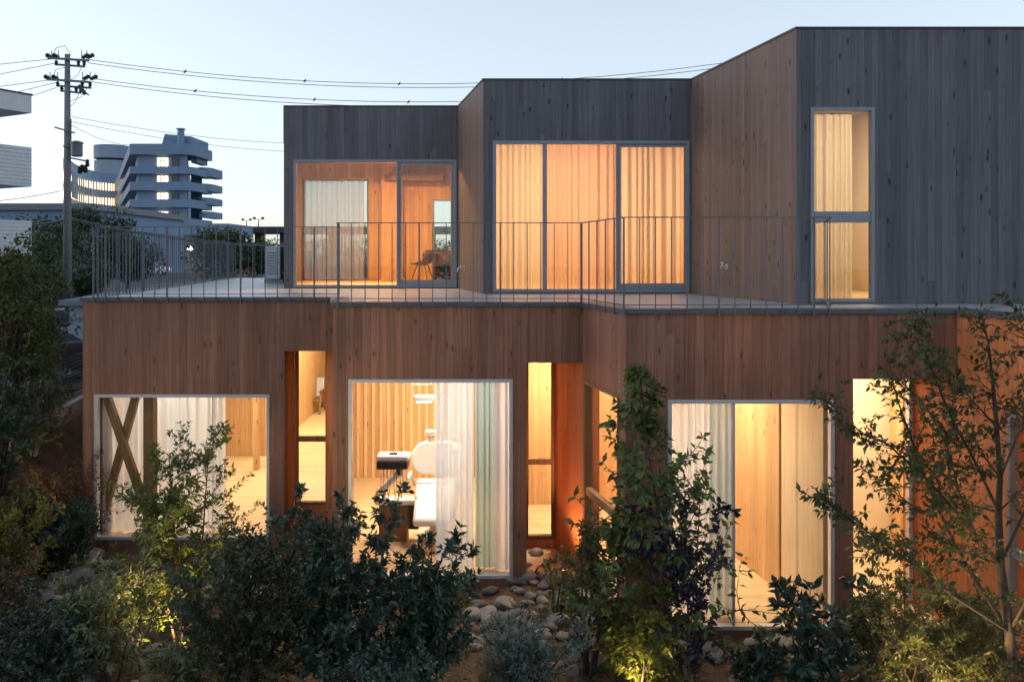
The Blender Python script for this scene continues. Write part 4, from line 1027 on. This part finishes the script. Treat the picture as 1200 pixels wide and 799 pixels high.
def house():
    # corner nearest to us at picture column 37
    Y = 30.; cx = px(37, Y); ang = R(62); u = Vector((-math.cos(ang), -math.sin(ang))); w = Vector((-math.sin(ang), math.cos(ang)))
    d = thing('apartment_house', (cx, Y, 1.4), 'pale house with stacked siding balconies at the left picture edge', 'building')
    c = Vector((cx, Y))
    def quad(m, a, b, e, f, z0, z1):     # box from along-u range and along-w range
        P = [c + u * a + w * e, c + u * a + w * f, c + u * b + w * f, c + u * b + w * e]
        m.hexa([(p.x, p.y, z0) for p in P][::-1], [(p.x, p.y, z1) for p in P][::-1])
    mb = MB(); quad(mb, 1.6, 12, 1.2, 9, 1.3, 10.); mb.build('wall', M['house'], d)
    mb = MB(); quad(mb, 0, 12.5, 0, 10, pz(133, Y), pz(112, Y)); mb.build('roof', M['house'], d)
    for (v1, v0) in ((173, 219), (259, 300)):
        mb = MB(); quad(mb, 0, 11, 0, 9.5, pz(v0, Y), pz(v1, Y))
        b = mb.build('balcony', M['house'], d)
        mb = MB(); z = pz(v0, Y) + .1
        while z < pz(v1, Y) - .05:
            quad(mb, -.012, 11, -.012, -.001, z, z + .015); z += .13
        mb.build('siding_groove', M['acgrey'], b)
    mb = MB(); quad(mb, -.03, 12.6, -.03, 10.1, pz(112, Y), pz(112, Y) + .05); mb.build('coping', M['coping'], d)
    mb = MB(); q = c + u * 1.5 + w * 1.1; mb.tube([(q.x, q.y, 1.4), (q.x, q.y, 9.6)], .05, 8); mb.build('downpipe', M['acgrey'], d)
    mb = MB(); quad(mb, 2.2, 3.6, 1.14, 1.21, 4.9, 6.6); wdw = mb.build('window', M['office_dark'], d)
    mb = MB(); quad(mb, -.03, 12.6, -.03, 10.1, pz(112, Y), pz(112, Y) + .05); mb.build('coping', M['coping'], d)
    mb = MB(); q = c + u * 1.5 + w * 1.1; mb.tube([(q.x, q.y, 1.4), (q.x, q.y, 9.6)], .05, 8); mb.build('downpipe', M['acgrey'], d)
    mb = MB(); quad(mb, 2.2, 3.6, 1.14, 1.21, 7.3, 9.2); mb.build('window', M['office_dark'], d)
house()
def warehouse():
    d = thing('warehouse', (px(40, 90), 90, 2.5), 'long low flat roofed building behind the utility pole', 'building')
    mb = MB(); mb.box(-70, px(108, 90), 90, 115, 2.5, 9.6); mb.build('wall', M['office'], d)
    mb = MB(); mb.box(-70.4, px(108, 90) + .4, 89.6, 115.4, 9.6, 10.3); mb.build('roof', M['rooftin'], d)
    for k in range(5):
        mb = MB(); mb.box(-60 + k * 3., -58.2 + k * 3., 89.92, 89.99, 5.5, 7.); mb.build('window', M['office_dark'], d)
warehouse()

# ------------------------------------------------------------------ far office block
def office():
    Y = 170.; d = thing('office_block', (px(180, Y), Y, 2.5), 'large pale blue grey block with curved balcony bands and lit windows far behind the terrace', 'building')
    x0, x1 = px(152, Y), px(224, Y)
    def zz(v): return pz(v, Y)
    far = (px(134, 265), 265.)
    # core volumes
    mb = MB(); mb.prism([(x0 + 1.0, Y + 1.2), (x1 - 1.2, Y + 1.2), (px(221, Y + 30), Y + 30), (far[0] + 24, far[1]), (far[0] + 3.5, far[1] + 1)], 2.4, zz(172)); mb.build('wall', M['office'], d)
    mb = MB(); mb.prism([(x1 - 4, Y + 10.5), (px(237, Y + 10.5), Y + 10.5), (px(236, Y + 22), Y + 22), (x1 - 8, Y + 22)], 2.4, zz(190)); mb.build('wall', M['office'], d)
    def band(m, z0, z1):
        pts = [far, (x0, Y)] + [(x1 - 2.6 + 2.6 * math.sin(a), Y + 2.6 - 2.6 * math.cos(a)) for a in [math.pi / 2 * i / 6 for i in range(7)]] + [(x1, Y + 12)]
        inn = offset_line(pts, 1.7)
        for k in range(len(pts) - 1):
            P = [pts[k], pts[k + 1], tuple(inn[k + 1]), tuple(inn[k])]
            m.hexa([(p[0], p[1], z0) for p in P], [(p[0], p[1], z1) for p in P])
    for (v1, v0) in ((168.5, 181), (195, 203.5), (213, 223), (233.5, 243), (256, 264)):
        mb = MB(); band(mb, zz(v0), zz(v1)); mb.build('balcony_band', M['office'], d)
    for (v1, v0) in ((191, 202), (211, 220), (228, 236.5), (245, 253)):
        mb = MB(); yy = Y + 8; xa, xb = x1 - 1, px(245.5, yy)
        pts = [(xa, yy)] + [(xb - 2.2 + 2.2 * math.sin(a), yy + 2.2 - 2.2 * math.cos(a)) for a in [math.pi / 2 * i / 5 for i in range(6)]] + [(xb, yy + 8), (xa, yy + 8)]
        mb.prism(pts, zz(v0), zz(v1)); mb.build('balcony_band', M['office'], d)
    for (v1, v0) in ((184.5, 194.5), (206, 216), (226, 236), (248, 257)):
        mb = MB(); mb.box(px(182, Y), px(194, Y), Y + .95, Y + 1.19, zz(v0), zz(v1)); w = mb.build('window', M['lit'], d); w['label'] = 'lit yellow window'
        mb = MB()
        for s in (.33, .66): xx = lerp(px(182, Y), px(194, Y), s); mb.box(xx - .08, xx + .08, Y + .85, Y + .94, zz(v0), zz(v1))
        mb.box(px(182, Y), px(194, Y), Y + .84, Y + .93, lerp(zz(v0), zz(v1), .6), lerp(zz(v0), zz(v1), .6) + .15); mb.build('frame', M['office'], w)
        mb = MB(); mb.box(px(199, Y), px(207, Y), Y + .95, Y + 1.19, zz(v0), zz(v1)); mb.build('window', M['office_dark'], d)
        # warm glazing along the receding side
        a, b = Vector((x0 + 1.3, Y + 5)), Vector((far[0] + 3.2, far[1] - 2)); mb = MB()
        slab(mb, tuple(b), tuple(a), zz(v0) - .2, zz(v1) + .6, .25); mb.build('side_glazing', M['lit_soft'] if v1 < 240 else M['office_dark'], d)
    mb = MB(); mb.hexa([(px(186, Y + 6), Y + 6, zz(178)), (px(224, Y + 6), Y + 6, zz(178)), (px(224, Y + 6), Y + 16, zz(178)), (px(186, Y + 6), Y + 16, zz(178))], [(px(193, Y + 6), Y + 6, zz(152)), (px(224, Y + 6), Y + 6, zz(155)), (px(224, Y + 6), Y + 16, zz(155)), (px(193, Y + 6), Y + 16, zz(152))]); mb.build('penthouse', M['office'], d)
    mb = MB(); mb.tube([(px(212, Y + 5), Y + 5, zz(180)), (px(212, Y + 5), Y + 5, zz(149))], .7, 12); mb.box(px(208, Y + 5), px(216, Y + 5), Y + 4.3, Y + 5.7, zz(148), zz(146.3)); mb.build('chimney', M['office'], d)
    mb = MB(); mb.box(px(224, Y + 6), px(231, Y + 6), Y + 6, Y + 12, zz(187), zz(175)); mb.build('lift_tower', M['office'], d)
    # round drum behind
    yc = 285.; xc = px(132, yc); mb = MB(); mb.lathe((xc, yc, 2.4), [(5.6, 0), (5.6, 34.5), (5.2, 34.5)], 28); mb.build('drum', M['office'], d)
    mb = MB(); mb.lathe((xc, yc, 2.4), [(5.75, 35.2), (5.75, 39.5), (5.3, 39.6)], 28); mb.build('drum_parapet', M['office'], d)
    # concave curved wing with two lit storeys
    arc = [(px(u, y), y) for (u, y) in ((80, 226), (87, 238), (96, 249), (107, 257), (119, 263), (131, 266), (138, 267))]
    def curve(m, z0, z1, off):
        o = offset_line(arc, off); i_ = offset_line(arc, off + 1.2)
        for k in range(1 if off else 0, len(arc) - 1):
            P = [o[k], o[k + 1], i_[k + 1], i_[k]]; m.hexa([(p.x, p.y, z0) for p in P], [(p.x, p.y, z1) for p in P])
    for (z0, z1, off, mt) in ((28., 31., 0, 'office'), (25.6, 28., 2.2, 'lit_soft'), (23.4, 25.6, 0, 'office'), (21., 23.4, 2.2, 'lit_soft'), (17.8, 21., 0, 'office'), (2.4, 17.8, 1.8, 'office')):
        mb = MB(); curve(mb, z0, z1, off); mb.build('curved_glazing' if mt == 'lit_soft' else 'curved_band', M[mt], d)
    mb = MB()
    for k in range(1, 22):
        t = k / 22 * 6; i = min(5, int(t)); p = Vector(arc[i]).lerp(Vector(arc[i + 1]), t - i); mb.box(p.x - .12, p.x + .12, p.y + 1.1, p.y + 1.6, 20.9, 28.05)
    mb.build('curved_mullion', M['office'], d)
office()
def podium():
    Y = 150.; d = thing('low_building', (px(240, Y), Y, 2.6), 'low flat roofed annex on columns in front of the large pale block', 'building')
    mb = MB(); mb.box(px(150, Y), px(268, Y), Y, Y + 14, pz(276, Y), pz(262, Y)); mb.build('roof', M['office'], d)
    mb = MB(); mb.box(px(158, Y), px(232, Y), Y + 4, Y + 14, 2.4, pz(276, Y)); mb.build('wall', M['house'], d)
    for u in (188, 214, 240, 262):
        mb = MB(); mb.box(px(u, Y), px(u, Y) + 1., Y + .5, Y + 1.5, 2.4, pz(276, Y)); mb.build('column', M['concrete'], d)
    for u in (163, 172, 196, 205):
        mb = MB(); mb.box(px(u, Y), px(u + 5, Y), Y + 3.9, Y + 3.99, 3.2, 6.2); mb.build('window', M['office_dark'], d)
podium()
def viaduct():
    Y = 190.; d = thing('elevated_road', (px(300, Y), Y, 2.6), 'dark elevated road on piers near the horizon behind the terrace', 'bridge')
    mb = MB(); mb.box(px(262, Y), px(700, Y), Y, Y + 12, pz(273, Y), pz(265.5, Y)); mb.build('road_deck', M['roofmetal'], d)
    for u in (292, 322, 380, 440, 500, 560, 620, 680):
        mb = MB(); mb.box(px(u, Y), px(u, Y) + 1.4, Y + 4, Y + 7, 2.4, pz(273, Y)); mb.build('pier', M['roofmetal'], d)
viaduct()
def dlight(u, Y, vt, label, group=None, glow=False, zb=None):
    X = px(u, Y); z = gz(X, Y) if zb is None else zb; d = thing('street_lamp', (X, Y, z), label, 'street lamp', group); zt = pz(vt, Y)
    mb = MB(); mb.tube([(X, Y, z), (X, Y, zt)], [.13, .08], 8); mb.build('pole', M['steel'], d)
    for s in (-1, 1):
        mb = MB(); mb.bar((X, Y, zt - .1), (X + s * .75, Y, zt + .1), .07, .07); mb.build('arm', M['steel'], d)
        mb = MB(); mb.lathe((X + s * .95, Y, zt + .1), [(.12, -.15), (.38, .0), (.38, .22), (.15, .42)], 10); mb.build('lamp_head', emit('lamp_glow', (1, .95, .85), 5.) if glow else M['steel'], d)
dlight(303, 192, 257, 'taller twin headed street lamp on the elevated road', zb=pz(266, 192))
dlight(289, 215, 258.5, 'smaller twin headed street lamp further along the elevated road', zb=pz(268, 215))
dlight(195, 118, 291, 'glowing street lamp at the kerb left of the annex columns', glow=True)
dlight(215, 125, 293, 'glowing street lamp right of the annex columns', glow=True)

# ------------------------------------------------------------------ utility pole and wires
YP = 38.; XP = px(79, YP)
def pole(X, Y, label, full=True):
    z = gz(X, Y); d = thing('utility_pole', (X, Y, z), label, 'utility pole')
    drop = 0 if full else -1.36
    zt = pz(64, YP) - drop
    mb = MB(); mb.tube([(X, Y, z - .2), (X, Y, lerp(z, zt, .5)), (X, Y, zt)], [.20, .155, .11], 14); mb.build('shaft', M['polecon'], d, smooth=True)
    def ins(x, zz, s):
        mb = MB(); mb.lathe((x, Y - .05, zz), [(.04, 0), (.10, .05), (.055, .1), (.11, .15), (.055, .2), (.115, .25), (.04, .34)], 10, Matrix.Rotation(R(62 * s), 3, 'Y')); mb.build('insulator', M['black'], d)
    for (v, us) in ((69, (62, 70, 97, 103)), (94, (60, 69, 98, 107))):
        zz = pz(v, YP) - drop; mb = MB(); mb.bar((X - .80, Y - .14, zz), (X + 1.02, Y - .14, zz - .12), .09, .09); mb.build('crossarm', M['steel'], d)
        for u in us:
            x = X + (u - 79) / 1000 * YP; ins(x, zz + .02, -1 if u < 79 else 1)
            mb = MB(); mb.tube([(x, Y - .1, zz - .05), (x, Y - .1, zz + .34)], .018, 6); mb.build('pin', M['steel'], d)
        mb = MB(); mb.tube([(X - .62, Y - .1, zz + .1), (X - .45, Y - .1, zz + .45), (X - .05, Y - .1, zz + .55), (X + .2, Y - .1, zz + .12)], .014, 5, False); mb.build('jumper', M['wire'], d)
    for (v, xa, xb) in ((75, -.62, .72), (100, -.55, 1.0), (106, -.35, .55)):
        zz = pz(v, YP) - drop; mb = MB(); mb.bar((X + xa, Y + .12, zz), (X + xb, Y + .12, zz - .1), .08, .08); mb.build('crossarm', M['steel'], d)
        for x in (xa * .9, xb * .6, xb * .95):
            mb = MB(); mb.lathe((X + x, Y + .12, zz - .05), [(.03, 0), (.08, .05), (.05, .1), (.09, .15), (.03, .24)], 10); mb.build('insulator', M['black'], d)
        mb = MB(); mb.tube([(X + xb * .9, Y + .12, zz), (X + xb * .55, Y + .12, zz - .5), (X + .08, Y, zz - .75)], .012, 5, False); mb.build('jumper', M['wire'], d)
    if full:
        mb = MB(); mb.bar((X + .55, Y - .1, pz(101, YP)), (X + .85, Y - .1, pz(111, YP)), .09, .16); mb.bar((X + .7, Y - .1, pz(108, YP)), (X + 1.0, Y - .1, pz(112, YP)), .06, .06); mb.build('switch_gear', M['black'], d)
        zz = pz(150, YP); mb = MB(); mb.bar((X - .48, Y - .15, zz), (X + .4, Y - .15, zz - .25), .07, .07); mb.build('crossarm', M['steel'], d)
        mb = MB(); mb.lathe((X + .47, Y - .1, pz(184, YP)), [(.18, 0), (.24, .03), (.24, .56), (.27, .58), (.27, .64), (.1, .7)], 16); mb.build('transformer', M['steel'], d, smooth=False)
        mb = MB(); mb.bar((X, Y - .12, pz(184.5, YP)), (X + .85, Y - .12, pz(189, YP)), .07, .07); mb.bar((X - .1, Y - .12, pz(172, YP)), (X + .3, Y - .12, pz(172, YP)), .12, .07); mb.build('bracket', M['steel'], d)
        for (u, v) in ((94, 195), (97, 193), (101, 194), (103, 187)):
            ins(X + (u - 79) / 1000 * YP, pz(v, YP), 2.9)
        mb = MB(); mb.tube([(X + .2, Y - .1, pz(140, YP)), (X + .2, Y - .1, pz(170, YP))], .035, 8); mb.build('conduit', M['steel'], d)
    return d
pole(XP, YP, 'tall grey utility pole with crossarms, insulators and transformer at left')
X2 = px(1010, 40.)
pole(X2, 40., 'utility pole standing behind the right upper block', False)
def wire(a, b, sag, label, group, r=.02, n=26, spacers=()):
    a, b = Vector(a), Vector(b); pts = []
    for i in range(n + 1):
        t = i / n; p = a.lerp(b, t); p.z -= sag * 4 * t * (1 - t); pts.append(p)
    mb = MB(); mb.tube(pts, r, 4); o = tag(mb.build('power_line', M['wire']), label, 'power line', group)
    for t in spacers:
        p = a.lerp(b, t); p.z -= sag * 4 * t * (1 - t); mb = MB(); mb.bar(p + Vector((-.05, 0, -.06)), p + Vector((.05, 0, .06)), .04, .06); mb.build('spacer', M['black'], o)
gr = 'power lines strung to the right above the roof'
zt = pz(72, YP)
def at(u, v, y): return (px(u, y), y, pz(v, y))
wire(at(103, 70, YP), at(1010, 46, 40), 1.55, 'uppermost power line sagging from the pole across the sky to the right', gr, .014, spacers=(.12, .27, .39, .6))
wire(at(103, 74, YP), at(1010, 51, 40), 1.55, 'second power line from the top running right from the pole', gr, .014)
wire(at(106, 92, YP), at(1010, 66, 40), 1.55, 'third power line running right, just below the upper pair', gr, .014, spacers=(.13, .28, .40))
wire(at(106, 96, YP), at(1010, 71, 40), 1.6, 'lowest of the four high power lines running right', gr, .014)
gl = 'power lines strung to the left of the pole'
for (v, vl, nm) in ((69, 86, 'highest'), (74, 100, 'second highest'), (93, 112, 'middle'), (97, 126, 'second lowest'), (103, 140, 'lowest')):
    a = at(66, v, YP); k = 2.6; b = (a[0] - 66 * .038 * k, YP - 3, a[2] - (vl - v) * .038 * k * .9); wire(a, b, .0, nm + ' power line running left from the pole', gl, .014)
gc = 'thin service cables beneath the transformer'
wire(at(84, 137, YP), at(420, 165, 70), .6, 'upper thin service cable from the pole towards the pale block', gc, .014)
wire(at(84, 143, YP), at(420, 176, 70), .6, 'lower thin service cable from the pole towards the pale block', gc, .014)
wire(at(84, 147, YP), at(150, 170, 60), .2, 'short service cable dropping right beside the transformer', gc, .014)
wire(at(82, 256, YP), at(420, 273, 70), 1.1, 'thick dark telephone cable crossing low before the pale block', 'telephone cables', .05)
wire(at(76, 258, YP), at(-200, 262, 30), .35, 'thick dark telephone cable running left low from the pole', 'telephone cables', .05)
wire(at(80, 222, YP), at(-100, 240, 36), .2, 'thin cable running left from the middle of the pole', gc, .014)

# ------------------------------------------------------------------ sky, sun, camera
w = bpy.data.worlds.new('World'); scene.world = w; w.use_nodes = True; nt = w.node_tree; nt.nodes.clear()
sky = nt.nodes.new('ShaderNodeTexSky'); sky.sky_type = 'NISHITA'; sky.sun_disc = False
SUN_EL, SUN_AZ = 12.0, -84.0         # low twilight glow beyond the left
sky.sun_elevation = R(SUN_EL); sky.sun_rotation = R(SUN_AZ); sky.air_density = 1.0; sky.dust_density = 1.0; sky.ozone_density = 3.0
hs = nt.nodes.new('ShaderNodeHueSaturation'); hs.inputs['Saturation'].default_value = .66
bg = nt.nodes.new('ShaderNodeBackground'); bg.inputs[1].default_value = .15
wo = nt.nodes.new('ShaderNodeOutputWorld')
nt.links.new(sky.outputs[0], hs.inputs['Color']); gm = nt.nodes.new('ShaderNodeGamma'); gm.inputs[1].default_value = .62; nt.links.new(hs.outputs[0], gm.inputs[0]); nt.links.new(gm.outputs[0], bg.inputs[0]); nt.links.new(bg.outputs[0], wo.inputs[0])
sl = bpy.data.lights.new('sun', 'SUN'); sl.energy = .05; sl.angle = R(10); sl.color = (1., .85, .7)
so = bpy.data.objects.new('sun', sl); COL.objects.link(so)
sd = Vector((math.sin(R(SUN_AZ)) * math.cos(R(SUN_EL)), math.cos(R(SUN_AZ)) * math.cos(R(SUN_EL)), math.sin(R(SUN_EL))))
so.rotation_euler = (-sd).to_track_quat('-Z', 'Y').to_euler()

cam = bpy.data.cameras.new('camera'); co = bpy.data.objects.new('camera', cam); COL.objects.link(co)
co.location = (0, 0, EYE); co.rotation_euler = (R(90), 0, 0); cam.sensor_width = 36; cam.lens = 30; cam.shift_y = -96.5 / 1200
cam.clip_end = 3000; scene.camera = co

vs_ = scene.view_settings; vs_.view_transform = 'Standard'; vs_.look = 'None'; vs_.exposure = 1.7; vs_.gamma = 1.
scene.cycles.use_denoising = True; scene.cycles.max_bounces = 10; scene.cycles.transparent_max_bounces = 24; scene.cycles.diffuse_bounces = 4
scene.cycles.caustics_reflective = False; scene.cycles.caustics_refractive = False; scene.cycles.sample_clamp_indirect = 6.
